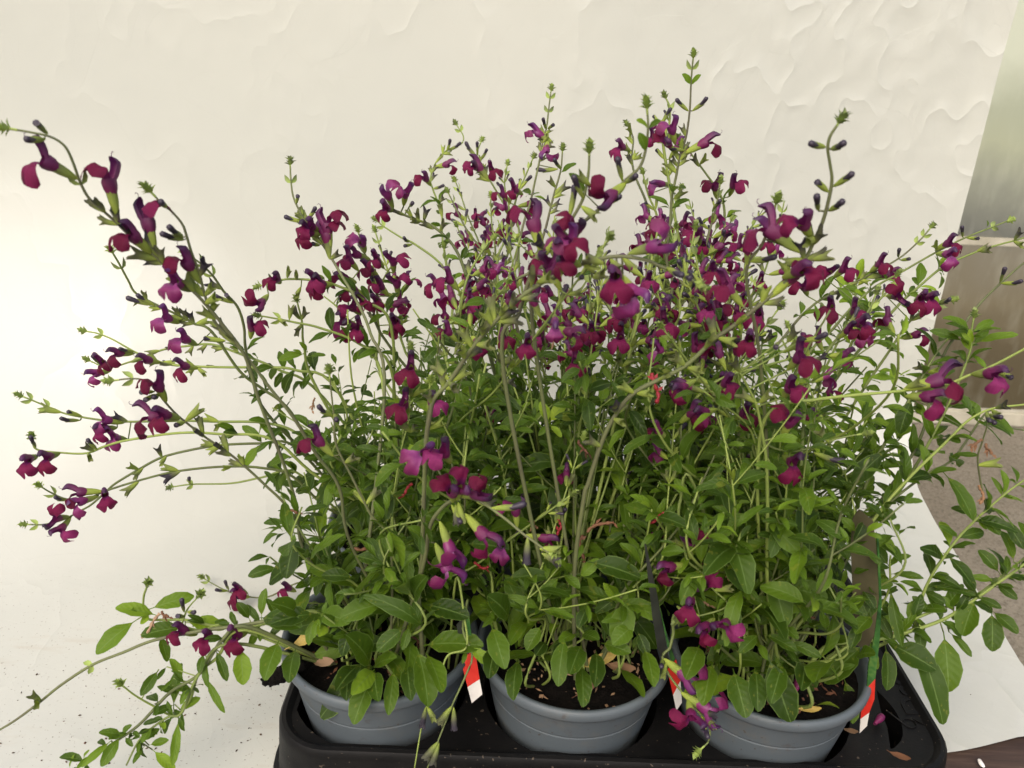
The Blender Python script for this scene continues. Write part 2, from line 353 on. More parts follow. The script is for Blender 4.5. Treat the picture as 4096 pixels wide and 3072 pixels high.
# greenhouse wall behind, to the right of the sheet
GY = 2.75
gw = empty('greenhouse_wall', (1.2, GY, -.75)); tag(gw, 'translucent greenhouse wall behind the right edge of the sheet', 'greenhouse wall')
link('plinth', bm_mesh('plinth', box_bm(-4, 4, -.04, .03, 0, .06, .008), [PLINTH]), gw)
for k in range(4):
    x0 = -3.6+1.8*k
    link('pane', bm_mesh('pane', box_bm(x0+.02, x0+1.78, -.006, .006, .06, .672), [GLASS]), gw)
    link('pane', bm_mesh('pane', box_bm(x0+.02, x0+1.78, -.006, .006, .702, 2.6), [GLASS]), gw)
    link('upright', bm_mesh('upright', box_bm(x0-.02, x0+.02, -.02, .02, .06, 2.6, .003), [PLINTH]), gw)
link('rail', bm_mesh('rail', box_bm(-3.6, 3.6, -.008, .008, .672, .702, .002), [PLINTH]), gw)

CRUMB = M('peat_crumb'); CRUMB.col(CRUMB.ramp(CRUMB.noise(90, 2), [(.3, (.03, .02, .014)), (.7, (.12, .085, .055))])).set(Roughness=.9); CRUMB = CRUMB.m
# crumbs of peat and bark scattered on the sheet beside the tray
rng = random.Random(77); v = []; f = []
def crumb(p, L):
    a = rng.gauss(.1, .7); d = Vector((math.cos(a), math.sin(a), 0)); s_ = Vector((-d.y, d.x, 0))*L*rng.uniform(.15, .4); h = Vector((0, 0, L*.3)); b = len(v)
    v.extend([p-d*L*.5, p+s_, p+d*L*.5, p-s_, p+h+s_*.2]); f.extend([(b, b+1, b+4), (b+1, b+2, b+4), (b+2, b+3, b+4), (b+3, b, b+4)])
while len(v) < 5*120:
    q = (rng.uniform(-20, 620), 1445+205*rng.random()**.7)
    if rng.random() < .25: q = (rng.uniform(-20, 500), rng.gauss(1452, 12))
    p = PZ(q, .0024)
    if p.x > TX0-.016 and p.y > TY0-.02: continue
    crumb(p, rng.choice((.0007, .0009, .0011, .0014, .0019, .0030)))
for _ in range(14): crumb(PZ((rng.uniform(1950, 2100), rng.uniform(1450, 1600)), .0024), rng.uniform(.001, .002))
tag(link('peat_crumbs', new_mesh('peat_crumbs', v, f, [CRUMB, WITHER], mi=[1 if (i//4) % 3 == 0 else 0 for i in range(len(f))], smooth=False)), 'dark crumbs of peat and bark scattered on the white sheet left of the tray', 'peat crumbs', kind='stuff')

# carry tray
def rrect(x0, x1, y0, y1, r, n=8):
    out = []
    for cx, cy, a0 in ((x1-r, y0+r, -90), (x1-r, y1-r, 0), (x0+r, y1-r, 90), (x0+r, y0+r, 180)):
        for k in range(n+1):
            a = math.radians(a0+90*k/n); out.append((cx+r*math.cos(a), cy+r*math.sin(a)))
    return out
bm = bmesh.new()
# rounded lip and outer wall, from the plate outwards and down
prof = [(.010, .0535), (.007, .0540), (.005, .0565), (.003, .0580), (0, .0575), (-.0018, .055), (-.0024, .050), (-.005, .016), (-.006, .010), (-.0095, .0085), (-.0105, .004)]
loops = []
for off, z in prof:
    pts = rrect(TX0+off, TX1-off, TY0+off, TY1-off, max(.006, .040-off))
    loops.append([bm.verts.new((x, y, z)) for x, y in pts])
for A, B in zip(loops, loops[1:]):
    for k in range(len(A)):
        bm.faces.new((A[k], A[(k+1) % len(A)], B[(k+1) % len(A)], B[k]))
fe = [bm.edges.get((loops[0][k], loops[0][(k+1) % len(loops[0])])) for k in range(len(loops[0]))]
holes = []
for c in POTC: holes.append([(c.x+.0685*math.cos(2*math.pi*k/40), c.y+.0685*math.sin(2*math.pi*k/40)) for k in range(40)])
slot = [(1893, 1490), (1922, 1520), (1942, 1550), (1950, 1578), (1946, 1600), (1926, 1618), (1921, 1600), (1916, 1570), (1903, 1535)]
slot = [tuple(PZ(q, .0535)[:2]) for q in slot]
sv = spline([Vector((*p, 0)) for p in slot+[slot[0]]], 4)[:-1]
holes.append([(p.x, p.y) for p in sv])
hv = []
for h in holes:
    vs = [bm.verts.new((x, y, .0535)) for x, y in h]; hv.append(vs)
    fe += [bm.edges.new((vs[k], vs[(k+1) % len(vs)])) for k in range(len(vs))]
bmesh.ops.triangle_fill(bm, edges=fe, use_beauty=True)
for vs in hv:
    cx = sum(p.co.x for p in vs)/len(vs); cy = sum(p.co.y for p in vs)/len(vs)
    lo = [bm.verts.new((cx+(p.co.x-cx)*.93, cy+(p.co.y-cy)*.93, .006)) for p in vs]
    for k in range(len(vs)): bm.faces.new((vs[k], vs[(k+1) % len(vs)], lo[(k+1) % len(vs)], lo[k]))
    bm.faces.new(lo)
bmesh.ops.recalc_face_normals(bm, faces=bm.faces[:])
tray = empty('carry_tray', (0, 0, 0)); tag(tray, 'black plastic carry tray holding the grey pots on the white sheet', 'plant tray')
me = bm_mesh('tray_body', bm, [TRAY], True)
bm2 = me
link('tray_body', me, tray)
try: me.set_sharp_from_angle(angle=math.radians(40))
except Exception: pass
# moulded letters on the right flange, reading away from the camera
fc = bpy.data.curves.new('moulded_lettering', 'FONT'); fc.body = 'Desc'; fc.size = .026; fc.extrude = .0007; fc.bevel_depth = .0002; fc.space_character = 1.0
tmp = bpy.data.objects.new('moulded_lettering', fc); fm = bpy.data.meshes.new_from_object(tmp); bpy.data.objects.remove(tmp); bpy.data.curves.remove(fc)
fm.materials.clear(); fm.materials.append(TRAY); fo = link('moulded_lettering', fm, tray)
a = PZ((1982, 1525), ZT); fo.location = (a.x+.006, a.y-.009, .0536); fo.rotation_euler = (0, 0, math.radians(91))
v = []; f = []
c0 = PZ((1966, 1562), .054)
ring = [c0+Vector((.0045*math.cos(t*math.pi/8), .0045*math.sin(t*math.pi/8), 0)) for t in range(17)]
tube(ring, .0006, 4, v, f)
tube([c0+Vector((-.0135, .012, 0)), c0+Vector((-.003, -.004, 0))], .0006, 4, v, f)
tube([c0+Vector((.0165, -.006, 0)), c0+Vector((.004, .004, 0))], .0006, 4, v, f)
link('moulded_mark', new_mesh('moulded_mark', v, f, [TRAY]), tray)

# pots: one built, then copied
def lathe(prof, n=72):
    v = []; f = []
    for r, z in prof:
        for k in range(n): v.append((r*math.cos(2*math.pi*k/n), r*math.sin(2*math.pi*k/n), z))
    for i in range(len(prof)-1):
        for k in range(n): f.append((i*n+k, i*n+(k+1) % n, (i+1)*n+(k+1) % n, (i+1)*n+k))
    return v, f
ZP = ZRIM-.007
pv, pf = lathe([(.0, .0), (.050, 0), (.054, .002), (.0575, .020), (.0630, .050), (.06535, .0632), (.0655, .0640), (.0651, .0644), (.0651, .0651), (.0657, .0655), (.0660, .0668), (.0692, .0845), (.0704, .0875), (.0738, .0885), (.0748, .0905),
                (.0752, .0945), (.0744, .0972), (.0725, .098), (.0705, .0972), (.0692, .0945), (.0688, .090), (.0665, .072)])
POTM = new_mesh('pot_wall', pv, pf, [POT])
def soil_mesh(seed):
    n, R = 30, .0675; v = []; f = []
    for i in range(n+1):
        for j in range(n+1):
            x, y = (i/n*2-1), (j/n*2-1)
            X, Y = x*math.sqrt(1-y*y/2)*R, y*math.sqrt(1-x*x/2)*R
            z = .081+.0045*noise.noise(Vector((X*60, Y*60, seed)))+.003*noise.noise(Vector((X*190, Y*190, seed)))
            v.append((X, Y, z))
    for i in range(n):
        for j in range(n): a = i*(n+1)+j; f.append((a, a+n+1, a+n+2, a+1))
    return new_mesh('soil', v, f, [SOIL])
PLAB = ['grey plastic pot with a black peat lump hanging over its rim',
        'grey plastic pot in the middle of the front row, between two red tagged labels',
        'grey plastic pot at the right of the front row, beside the moulded letters',
        'grey plastic pot hidden in foliage behind the pot with the peat lump',
        'grey plastic pot hidden in foliage behind the middle front pot',
        'grey plastic pot partly seen behind the right front pot and the tall label']
rng = random.Random(5)
for k, c in enumerate(POTC):
    t = empty('plant_pot', (c.x, c.y, .007)); t.rotation_euler.z = rng.uniform(0, 6)
    tag(t, PLAB[k], 'plant pot', 'grey pots in the black carry tray')
    link('pot_wall', POTM, t); tag(link('soil', soil_mesh(k*7.3), t), kind='stuff')
    # crumbs of bark, straw and dry leaf on the soil, uncountable
    v = []; f = []
    for _ in range(170 if k < 3 else 30):
        r = .062*math.sqrt(rng.random()); a = rng.uniform(0, 6.28); p = Vector((r*math.cos(a), r*math.sin(a), .0855+rng.uniform(-.001, .002)))
        d = Vector((rng.uniform(-1, 1), rng.uniform(-1, 1), rng.uniform(-.25, .35))).normalized(); L = rng.choice((.002, .003, .004, .007)); wd = rng.uniform(.0004, .0014)
        s = d.cross(Vector((0, 0, 1))).normalized()*wd; b = len(v)
        v += [p-d*L*.5, p+s+Vector((0, 0, .0006)), p+d*L*.5, p-s-Vector((0, 0, .0002))]; f.append((b, b+1, b+2, b+3))
    tag(link('litter', new_mesh('litter', v, f, [WITHER], smooth=False), t), kind='stuff')

# peat lump over the left rim
def lump(name, pts, rad, mat, seed, n=12):
    sps = spline(pts, 7); rr = []
    for i in range(len(sps)):
        t = i/(len(sps)-1)*(len(rad)-1); a = int(min(t, len(rad)-2)); rr.append(rad[a]*(1-(t-a))+rad[a+1]*(t-a))
    v, f = tube(sps, rr, n); f.append(tuple(reversed(range(n))))
    v = [p+Vector((noise.noise(p*420+Vector((seed, 0, 0))), noise.noise(p*420+Vector((0, seed, 0))), noise.noise(p*420+Vector((0, 0, seed)))))*.0022 for p in v]
    return new_mesh(name, v, f, [mat])
o = link('peat_lump', lump('peat_lump', [P((655, 1432), .452), P((632, 1443), .447), P((605, 1456), .442), P((585, 1466), .438), P((568, 1474), .434)], [.005, .0062, .0056, .0062, .0030], SOIL, 2))
tag(o, 'black crumbly peat lump sticking out over the rim of the left front pot', 'peat lump')

# ------------------------------------------------------------------ plant labels
def poly_px(name, px, Y, mat, parent, th=.0006, dY=0.0, x0=0):
    bm = bmesh.new(); a = [bm.verts.new(P(q, Y+(q[0]-x0)*dY)) for q in px]
    fc_ = bm.faces.new(a); bm.normal_update()
    if fc_.normal.y > 0: fc_.normal_flip()
    r = bmesh.ops.extrude_face_region(bm, geom=[fc_])
    for g in r['geom']:
        if isinstance(g, bmesh.types.BMVert): g.co.y += th
    bmesh.ops.recalc_face_normals(bm, faces=bm.faces[:])
    return link(name, bm_mesh(name, bm, [mat]), parent)
def plant_label(Y, lab, body, green, red, white, bodymat, dY, x0, pot):
    c = POTC[pot]
    t = empty('plant_label', (0, 0, 0)); tag(t, lab, 'plant label', 'printed labels clipped to the front pots')
    poly_px('label_card', body, Y, bodymat, t, .0006, dY, x0)
    poly_px('green_edge', green, Y-.0004, LGREEN, t, .0014, dY, x0)
    poly_px('red_band', red, Y, LRED, t, .0006, dY, x0)
    poly_px('white_tip', white, Y, LWHITE, t, .0006, dY, x0)
    return t
plant_label(.449, 'tall brown and green plant label with red and white tail, at the right front pot',
    [(1838, 1175), (1842, 1120), (1856, 1100), (1886, 1125), (1893, 1180), (1899, 1290), (1889, 1372), (1874, 1402), (1852, 1395), (1846, 1385)],
    [(1889, 1374), (1899, 1292), (1894, 1150), (1898, 1160), (1905, 1300), (1901, 1375), (1891, 1466), (1873, 1486), (1876, 1440)],
    [(1872, 1487), (1891, 1466), (1889, 1510), (1878, 1584-45), (1859, 1553), (1862, 1525), (1872, 1512), (1878, 1503), (1878, 1496), (1871, 1496)],
    [(1859, 1553.4), (1878, 1539.4), (1873, 1568), (1857, 1584)], LBROWN, -.0002, 1880, 2)
plant_label(.440, 'red and white label with a dark card seen edge-on, between middle and right pots',
    [(1392, 1176), (1396, 1176), (1421, 1290), (1444, 1420), (1450, 1436), (1441, 1446), (1420, 1400), (1409, 1330), (1400, 1250)],
    [(1423, 1300), (1430, 1330), (1443, 1380), (1458, 1424), (1451, 1436), (1440, 1390)],
    [(1441, 1447), (1451, 1437), (1461, 1425), (1470, 1470), (1454, 1501)],
    [(1454, 1501.5), (1470, 1470.5), (1473, 1518), (1461, 1535)], LDARK, .0002, 1440, 1)
plant_label(.437, 'red and white label tail between the left and middle front pots',
    [(986, 1350), (1004, 1330), (1014, 1408), (1004, 1416), (994, 1395)],
    [(1006, 1330), (1014, 1336), (1022, 1400), (1014, 1407)],
    [(1005, 1417), (1026, 1405), (1036, 1467), (1010, 1484), (1000, 1446), (1006, 1437), (1002, 1425)],
    [(1010, 1484.5), (1036, 1467.5), (1042, 1500), (1019, 1519)], LDARK, -.0001, 1010, 0)

# ------------------------------------------------------------------ plant organs, unit sized, base at the origin, growing along +X, face up +Z
def leaf_geo(rs, width, fold, curl, tw, tint, pet=.16):
    rr = random.Random(rs); n = 8; v = []; uv = []; f = []; tn = []
    ys = (-1, -.52, 0, .52, 1)
    ph = rr.uniform(0, 6)
    for i in range(n+1):
        t = i/n
        if t <= .001: wd = .010
        else:
            u = max(0, (t-pet)/(1-pet))
            wd = .012 + width*.5*(max(0, math.sin(math.pi*min(1, .975*u**.98)))**.72 if u > 0 else 0)
            if i == n: wd = .13*width
        x = t if i < n else .985; z = -curl*(t**2)*.9 + .05*math.sin(t*math.pi)
        th = curl*1.2*t
        for y in ys:
            e = wd*y
            serr = 1+(.075 if (i % 2 and abs(y) == 1 and .25 < t < .97) else 0)
            yy = e*serr*math.cos(fold*.8)
            zz = abs(e)*math.sin(fold) + (.022*math.sin(t*11+ph+(2 if y > 0 else 0))*abs(y)*(t > .2))
            xx = x*(math.cos(th*.35)) + (-.02*abs(y)*(i == n))
            tyy = yy*math.cos(tw*t)-zz*math.sin(tw*t); tzz = yy*math.sin(tw*t)+zz*math.cos(tw*t)
            v.append(Vector((xx, tyy, z+tzz))); uv.append((t, y)); tn.append(tint)
    for i in range(n):
        for k in range(4):
            a = i*5+k; f.append((a, a+5, a+6, a+1))
    return v, f, uv, tn
rng = random.Random(11)
LEAFGEO = []; LEAFM = []
for k in range(18):
    g = leaf_geo(k, rng.choice((.26, .30, .34, .38, .42)), rng.uniform(.12, .60), rng.uniform(.05, .75), rng.uniform(-.7, .7), .22+.022*k)
    LEAFGEO.append(g); LEAFM.append(new_mesh('leaf', g[0], g[1], [LEAF], uv=g[2], tint=g[3]))
def big_leaf(width, tint, rs, curl=.16, fold=.3):
    g = leaf_geo(rs, width, fold, curl, random.Random(rs).uniform(-.3, .3), tint)
    return new_mesh('leaf', g[0], g[1], [LEAF], uv=g[2], tint=g[3])
BIGM = {}
def big(width, tint, rs):
    k = (round(width, 2), round(tint, 1), rs % 4)
    if k not in BIGM: BIGM[k] = big_leaf(k[0], k[1], k[2]*7+int(width*100))
    return BIGM[k]

def calyx_geo(L, spread, open_, n=9):
    # ribbed funnel split into an upper lip and two lower teeth
    v = []; f = []; tn = []; st = 6
    for i in range(st+1):
        t = i/st
        for k in range(n*2):
            a = math.pi*k/n
            tooth = (1.0 if abs(math.sin(a)-1) < .06 else 0)
            r = (.018+.066*math.sin(min(1, t*1.25)*math.pi*.5)**.8+spread*t*t)*(1+.07*(k % 2))
            x = L*t
            if i == st:
                up = max(0, math.cos(a-math.pi/2)); lowt = max(0, math.cos((a-math.pi*1.32)*2.2)) if abs(a-math.pi*1.32) < .7 else 0
                lo2 = max(0, math.cos((a-math.pi*1.68)*2.2)) if abs(a-math.pi*1.68) < .7 else 0
                q = max(up**3, lowt, lo2); x += .15*q; r += open_*q*.055-.012
            v.append(Vector((x, r*math.cos(a)*.8, r*math.sin(a)))); tn.append(t*.8)
    m_ = n*2
    for i in range(st):
        for k in range(m_): f.append((i*m_+k, i*m_+(k+1) % m_, (i+1)*m_+(k+1) % m_, (i+1)*m_+k))
    return v, f, tn
CALM = []
for k in range(4):                                        # round flowers
    v, f, tn = calyx_geo(.36+.02*k, .012, .5); CALM.append(new_mesh('calyx', v, f, [CALYX], tint=[x*.60+.05*k-.08 for x in tn]))
SPENT = []
for k in range(5):                                        # empty, gaping, dark tipped
    v, f, tn = calyx_geo(.36+.02*k, .012, .7+.3*k); SPENT.append(new_mesh('spent_calyx', v, f, [CALYX], tint=[x*.88+.07*k-.06 for x in tn]))
def tube_geo(var):
    # corolla tube with the hooded upper lip
    v = []; f = []; tn = []; n = 10; bend = (.10, .18, .04)[var % 3]
    prof = [(.24, .046, .052), (.36, .068, .082), (.48, .104, .132), (.58, .112, .146), (.64, .100, .126)]
    for x, ry, rz in prof:
        for k in range(n):
            a = 2*math.pi*k/n; v.append(Vector((x, ry*math.cos(a), rz*math.sin(a)))); tn.append((x-.24)/.7*.8)
    for i in range(len(prof)-1):
        for k in range(n): f.append((i*n+k, i*n+(k+1) % n, (i+1)*n+(k+1) % n, (i+1)*n+k))
    return v, f, tn, bend
def hood_geo(var):
    bend = (.12, .22, .04)[var % 3]; v = []; f = []; tn = []
    st = 7; cs = 7
    for i in range(st+1):
        t = i/st; x = .60+.40*t; z0 = .055+bend*math.sin(t*math.pi*.62)-.06*max(0, t-.72)/.28*1.2
        w_ = (.098, .092, .080, .074, .078, .080, .064, .022)[i]; h = (.105, .125, .125, .12, .115, .10, .075, .02)[i]
        for k in range(cs):
            a = math.pi*(-.12+1.24*k/(cs-1)); v.append(Vector((x, w_*math.cos(a), z0+h*math.sin(a)-.02))); tn.append(.35+.65*t)
    for i in range(st):
        for k in range(cs-1): f.append((i*cs+k, i*cs+k+1, (i+1)*cs+k+1, (i+1)*cs+k))
    # style poking out under the tip
    vv, ff = tube([Vector((.99, .0, bend*.9)), Vector((1.05, .01, bend*.9+.01)), Vector((1.075, .0, bend*.9+.05)), Vector((1.055, 0, bend*.9+.075))], .007, 3)
    b = len(v); v += vv; tn += [.85]*len(vv); f += [tuple(b+i for i in q) for q in ff]
    return v, f, tn
def lip_geo(var):
    rs = random.Random(var*31+4); st, cs = 10, 10; v = []; f = []; uv = []
    wide = (.30, .24, .32, .27)[var % 4]; reach = (.28, .34, .24, .31)[var % 4]; hang = (.43, .37, .47, .40)[var % 4]
    for i in range(st+1):
        t = i/st
        for k in range(cs+1):
            s = k/cs*2-1
            notch = .30*math.exp(-(s/.17)**2)+.22*abs(s)**4
            lob = 1-notch*max(0, (t-.45)/.55)
            tt = t*lob
            cx = .60+reach*math.sin(min(1, tt*1.5)*math.pi/2)-.12*max(0, tt-.55)**1.5*3; cz = -.085-hang*(tt**1.5)
            wd = (.082+(wide-.082)*(1/(1+math.exp(-(t-.38)*12))))*(1-.22*max(0, t-.80)/.20)
            y = wd*s
            curl = -.30*s*s*max(0, t-.22) + .035*math.cos(s*4.5)*max(0, t-.3)
            cup = .05*s*s*(t < .4)
            ruf = .022*math.sin(s*9+var*2)*t
            v.append(Vector((cx+curl+ruf, y, cz+cup+.03*math.sin(s*3+var)*t))); uv.append((t, s))
    m_ = cs+1
    for i in range(st):
        for k in range(cs): f.append((i*m_+k, i*m_+k+1, (i+1)*m_+k+1, (i+1)*m_+k))
    return v, f, uv
TUBEM = []; HOODM = []; LIPM = []
for k in range(3):
    v, f, tn, _ = tube_geo(k); TUBEM.append(new_mesh('corolla_tube', v, f, [TUBE], tint=tn))
    v, f, tn = hood_geo(k); HOODM.append(new_mesh('upper_lip', v, f, [TUBE], tint=tn))
for k in range(4):
    v, f, uv = lip_geo(k); LIPM.append(new_mesh('lower_lip', v, f, [LIP], uv=uv))
TUBEK_M = []; HOODK_M = []; LIPK_M = []
def recoloured(me, mat): c_ = me.copy(); c_.materials.clear(); c_.materials.append(mat); return c_
for me in TUBEM: TUBEK_M.append(recoloured(me, TUBEK))
for me in HOODM: HOODK_M.append(recoloured(me, TUBEK))
for me in LIPM: LIPK_M.append(recoloured(me, LIPK))
BUDM = []
for k in range(4):                                        # a dark furled corolla standing out of a green calyx
    v, f, tn = calyx_geo(.50, .0, .35); mi = [0]*len(f)
    x1 = (.96, .84, .70, .90)[k]; z1 = (.05, .02, .0, .09)[k]
    vv, ff = tube([Vector((.34, 0, 0)), Vector((.50, 0, .005)), Vector((.62, 0, z1*.3)), Vector(((.62+x1)/2, 0, z1*.7)), Vector((x1-.06, 0, z1)), Vector((x1, 0, z1*.7))], [.055, .068, .080, .094, .094, .05], 8)
    b = len(v); v += vv; tn += [0]*len(vv); f += [tuple(b+i for i in q) for q in ff]; mi += [1]*len(ff)
    BUDM.append(new_mesh('bud', v, f, [CALYX, BUD], mi=mi, tint=[x*.80-.05 for x in tn]))
def bract_leaf(v, f, tn, x, up, L, wd, base, t0):
    m_ = frame(x, up).to_3x3(); b = len(v)
    for i, (t, w_) in enumerate(((0, .15), (.3, .9), (.6, .95), (.85, .4), (1, .02))):
        for y in (-1, 0, 1):
            v.append(base+m_ @ Vector((L*t, wd*w_*y, -L*.35*t*t+abs(y)*wd*w_*.5))); tn.append(t0+t*.5)
    for i in range(4):
        for k in range(2): a = b+i*3+k; f.append((a, a+3, a+4, a+1))
TIPM = []
for k in range(4):                                        # crowded young calyces at the end of a stem
    rr = random.Random(k+40); v = []; f = []; tn = []
    for i in range(16):
        lev = i/16; az = i*2.4+k; el = .75+.75*lev
        d = Vector((math.sin(el), math.cos(az)*math.cos(el), math.sin(az)*math.cos(el)))
        bract_leaf(v, f, tn, d, Vector((1, 0, 0)).cross(d).cross(d)*-1 if abs(d.x) < .98 else Vector((0, 0, 1)), rr.uniform(.30, .42), .125, Vector((.16+.30*lev, 0, 0))+d*.03, .05+rr.uniform(0, .3))
    vv, ff = tube([Vector((0, 0, 0)), Vector((.5, 0, 0))], .05, 5); b = len(v); v += vv; tn += [.3]*len(vv); f += [tuple(b+i for i in q) for q in ff]
    TIPM.append(new_mesh('shoot_tip', v, f, [SHOOT], tint=tn))
v = []; f = []; tn = []
for s_ in (1, -1): bract_leaf(v, f, tn, Vector((.72, .7*s_, 0)), Vector((-.5, .4*s_, .8)), 1.0, .24, Vector(), .25)
BRACTM = new_mesh('bract', v, f, [SHOOT], tint=tn)
WITHM = []
for k in range(6):                                        # shrivelled corollas
    rr = random.Random(k+90); v = []; f = []
    pts = [Vector((0, 0, 0))]
    for i in range(5): pts.append(pts[-1]+Vector((.2, rr.uniform(-.10, .10), rr.uniform(-.12, .08))))
    v, f = tube(spline(pts, 3), [.03+.05*abs(math.sin(i*.9+k)) for i in range(16)], 5)
    for _ in range(3):
        c = pts[rr.randint(2, 5)]; d = Vector((rr.uniform(-.2, 1), rr.uniform(-1, 1), rr.uniform(-1, .4))).normalized()
        s = d.cross(Vector((.3, .2, 1))).normalized(); b = len(v); L = rr.uniform(.18, .4)
        v += [c, c+d*L*.5+s*.07, c+d*L+Vector((0, 0, -.05)), c+d*L*.45-s*.06+Vector((0, 0, .04))]; f.append((b, b+1, b+2, b+3))
    WITHM.append(new_mesh('withered_flower', v, f, [WRED if k in (1, 4) else WITHER]))

# ------------------------------------------------------------------ plants
PL = [('salvia in the left front pot, its flower stems arching far left over the sheet', ),
      ('salvia in the middle front pot, with a near dark stem curving up and right', ),
      ('salvia in the right front pot, with leafy shoots reaching right', ),
      ('salvia at the back left, thin flower stems spreading flat to the left', ),
      ('tall salvia at the back centre, its spikes almost touching the hanging sheet', ),
      ('salvia at the back right, stems slanting up past the sheet edge', )]
class Plant: pass
PLANTS = []
for k, c in enumerate(POTC):
    p = Plant(); p.k = k; p.c = Vector((c.x, c.y, ZRIM-.020)); p.o = empty('salvia_plant', p.c)
    tag(p.o, PL[k][0], 'salvia plant', 'flowering salvias in the carry tray')
    p.leaves = []; p.small = []; PLANTS.append(p)
R = random.Random(2024)
FLW = .0295                                               # calyx base to hood tip
def add_flower(pl, base, x, down, s, pink=None):
    var = R.randrange(12); pink = (R.random() < .11) if pink is None else pink
    T_, H_, L_ = (TUBEK_M, HOODK_M, LIPK_M) if pink else (TUBEM, HOODM, LIPM)
    fo_ = link('flower', T_[var % 3], pl.o, place(base, x, -down, s, pl.c))
    for nm, me in (('upper_lip', H_[var % 3]), ('lower_lip', L_[var % 4]), ('calyx', CALM[var % 4])): link(nm, me, fo_)
    return fo_
def add_organ(pl, name, me, base, x, up, s): return link(name, me, pl.o, place(base, x, up, s, pl.c))
def nearest(path, q):
    best = None
    for i, p in enumerate(path):
        a = proj(p); d = (a[0]-q[0])**2+(a[1]-q[1])**2
        if best is None or d < best[0]: best = (d, i)
    return best[1]
def oriented(b, q2, L, away=False):
    # the direction from b of something L long that ends at q2 in the picture
    d0 = (b-CAM).length; e = CAM+ray(q2).normalized()*d0
    vec = e-b; l = vec.length
    toc = (CAM-b).normalized()*(-1 if away else 1)
    if l < L: vec = vec+toc*math.sqrt(L*L-l*l)
    return vec.normalized(), max(L*.92, min(l, L*1.18))
PATHS = []
def stem(pot, px, Yt, r=.0011, fl=(), bud=(), cal=(), brk=(), tip=True, lv=(), Yb=None, mat=None, nb=None, spent=0, auto=None, leafy=None):
    pl = PLANTS[pot]; c = pl.c
    if nb is None:
        nb = c+Vector((R.uniform(-.025, .025), R.uniform(-.03, .02), 0))
    px = list(px)                                         # written tip first
    px.reverse(); qb = proj(nb)
    al = [0]; last = qb
    for q in px: al.append(al[-1]+math.hypot(q[0]-last[0], q[1]-last[1])); last = q
    pts = [nb]
    for q, a in zip(px, al[1:]):
        t = a/al[-1]; Y = nb.y+(Yt-nb.y)*(t if Yb is None else t)
        pts.append(PS(q, Y))
    path = spline(pts, 6); N = len(path)
    v, f = tube(path, [r*(1.35-.75*i/N) for i in range(N)], 6)
    for q in bud: 
        i = nearest(path, q[:2]); b = PS(q[:2], path[i].y); L = .0185
        x, s = oriented(b, q[2:4], L)
        add_organ(pl, 'bud', BUDM[R.randrange(4)], b, x, Vector((0, 0, 1)), s/.93)
        if (b-path[i]).length > .0015: tube([path[i], b], r*.5, 4, v, f)
    for q in cal:
        i = nearest(path, q[:2]); b = PS(q[:2], path[i].y); x, s = oriented(b, q[2:4], .0115)
        add_organ(pl, 'spent_calyx', SPENT[R.randrange(5)], b, x, Vector((0, 0, 1)), s/.48)
        if (b-path[i]).length > .0015: tube([path[i], b], r*.5, 4, v, f)
    for q in fl:
        i = nearest(path, q[:2]); b = PS(q[:2], path[i].y); x, s = oriented(b, q[2:4], FLW)
        if len(q) >= 6:
            mid = b+x*s*.6; d0 = (mid-CAM).length; e = CAM+ray(q[4:6]).normalized()*d0; down = (e-mid)+(CAM-mid).normalized()*.004
        else: down = Vector((0, 0, -1))+(CAM-b).normalized()*.35
        add_flower(pl, b, x, down, s, True if len(q) == 7 else None)
        if (b-path[i]).length > .0015: tube([path[i], b], r*.5, 4, v, f)
    for q in brk:
        i = nearest(path, q[:2]); t = (path[min(i+1, N-1)]-path[max(0, i-1)])
        add_organ(pl, 'bract', BRACTM, path[i], t, (CAM-path[i]), .0085)
    if tip: add_organ(pl, 'shoot_tip', TIPM[R.randrange(4)], path[-1]-(path[-1]-path[-2]).normalized()*.002, path[-1]-path[-3], Vector((0, 0, 1)), .0135)
    for q in lv:
        i = nearest(path, q[:2]); b = PS(q[:2], path[i].y)
        leaf_px(pl, q, path[i].y); 
        if (b-path[i]).length > .002: tube([path[i], b], r*.45, 4, v, f)
    for sp_f in ([] if not spent else [spent]):
        a = sp_f[0]
        while a < sp_f[1]:
            i = int(a*(N-1)); t = (path[min(i+1, N-1)]-path[max(0, i-1)]).normalized(); u = t.cross(Vector((0, .3, 1)) if R.random() < .5 else Vector((.2, 1, .1))).normalized()
            for s_ in (1, -1):
                if R.random() < .85: add_organ(pl, 'spent_calyx', SPENT[R.randrange(5)], path[i], (t*1.0+u*s_*R.uniform(.6, 1.1)), u*s_, R.uniform(.017, .022))
            a += sp_f[2]*R.uniform(.85, 1.15)
    if leafy:                                             # small paired leaves and tufts along part of the stem
        t = leafy[0]; az = R.uniform(0, 3)
        while t < leafy[1]:
            i = min(N-2, int(t*(N-1))); d = (path[i+1]-path[i]).normalized(); u = d.cross(Vector((math.cos(az), math.sin(az), .4))).normalized()
            for s_ in (1, -1):
                for L_ in (R.uniform(.6, 1)*leafy[3], R.uniform(.3, .6)*leafy[3]):
                    x = (u*s_*R.uniform(.6, 1)+d*R.uniform(.2, .9)+Vector((0, 0, R.uniform(-.3, .4)))).normalized()
                    if P(proj(path[i]), .5).z > -9: pl.leaves.append((path[i], x, Vector((R.uniform(-.4, .4), -.4, 1)), L_, R.randrange(18)))
            az += math.pi/2; t += leafy[2]*R.uniform(.8, 1.2)
    if auto: inflorescence(pl, path, auto[0], r, v, f, auto[1] if len(auto) > 1 else .7, False)
    link('stem', new_mesh('stem', [p-c for p in v], f, [mat or STEM]), pl.o)
    PATHS.append(path); return path
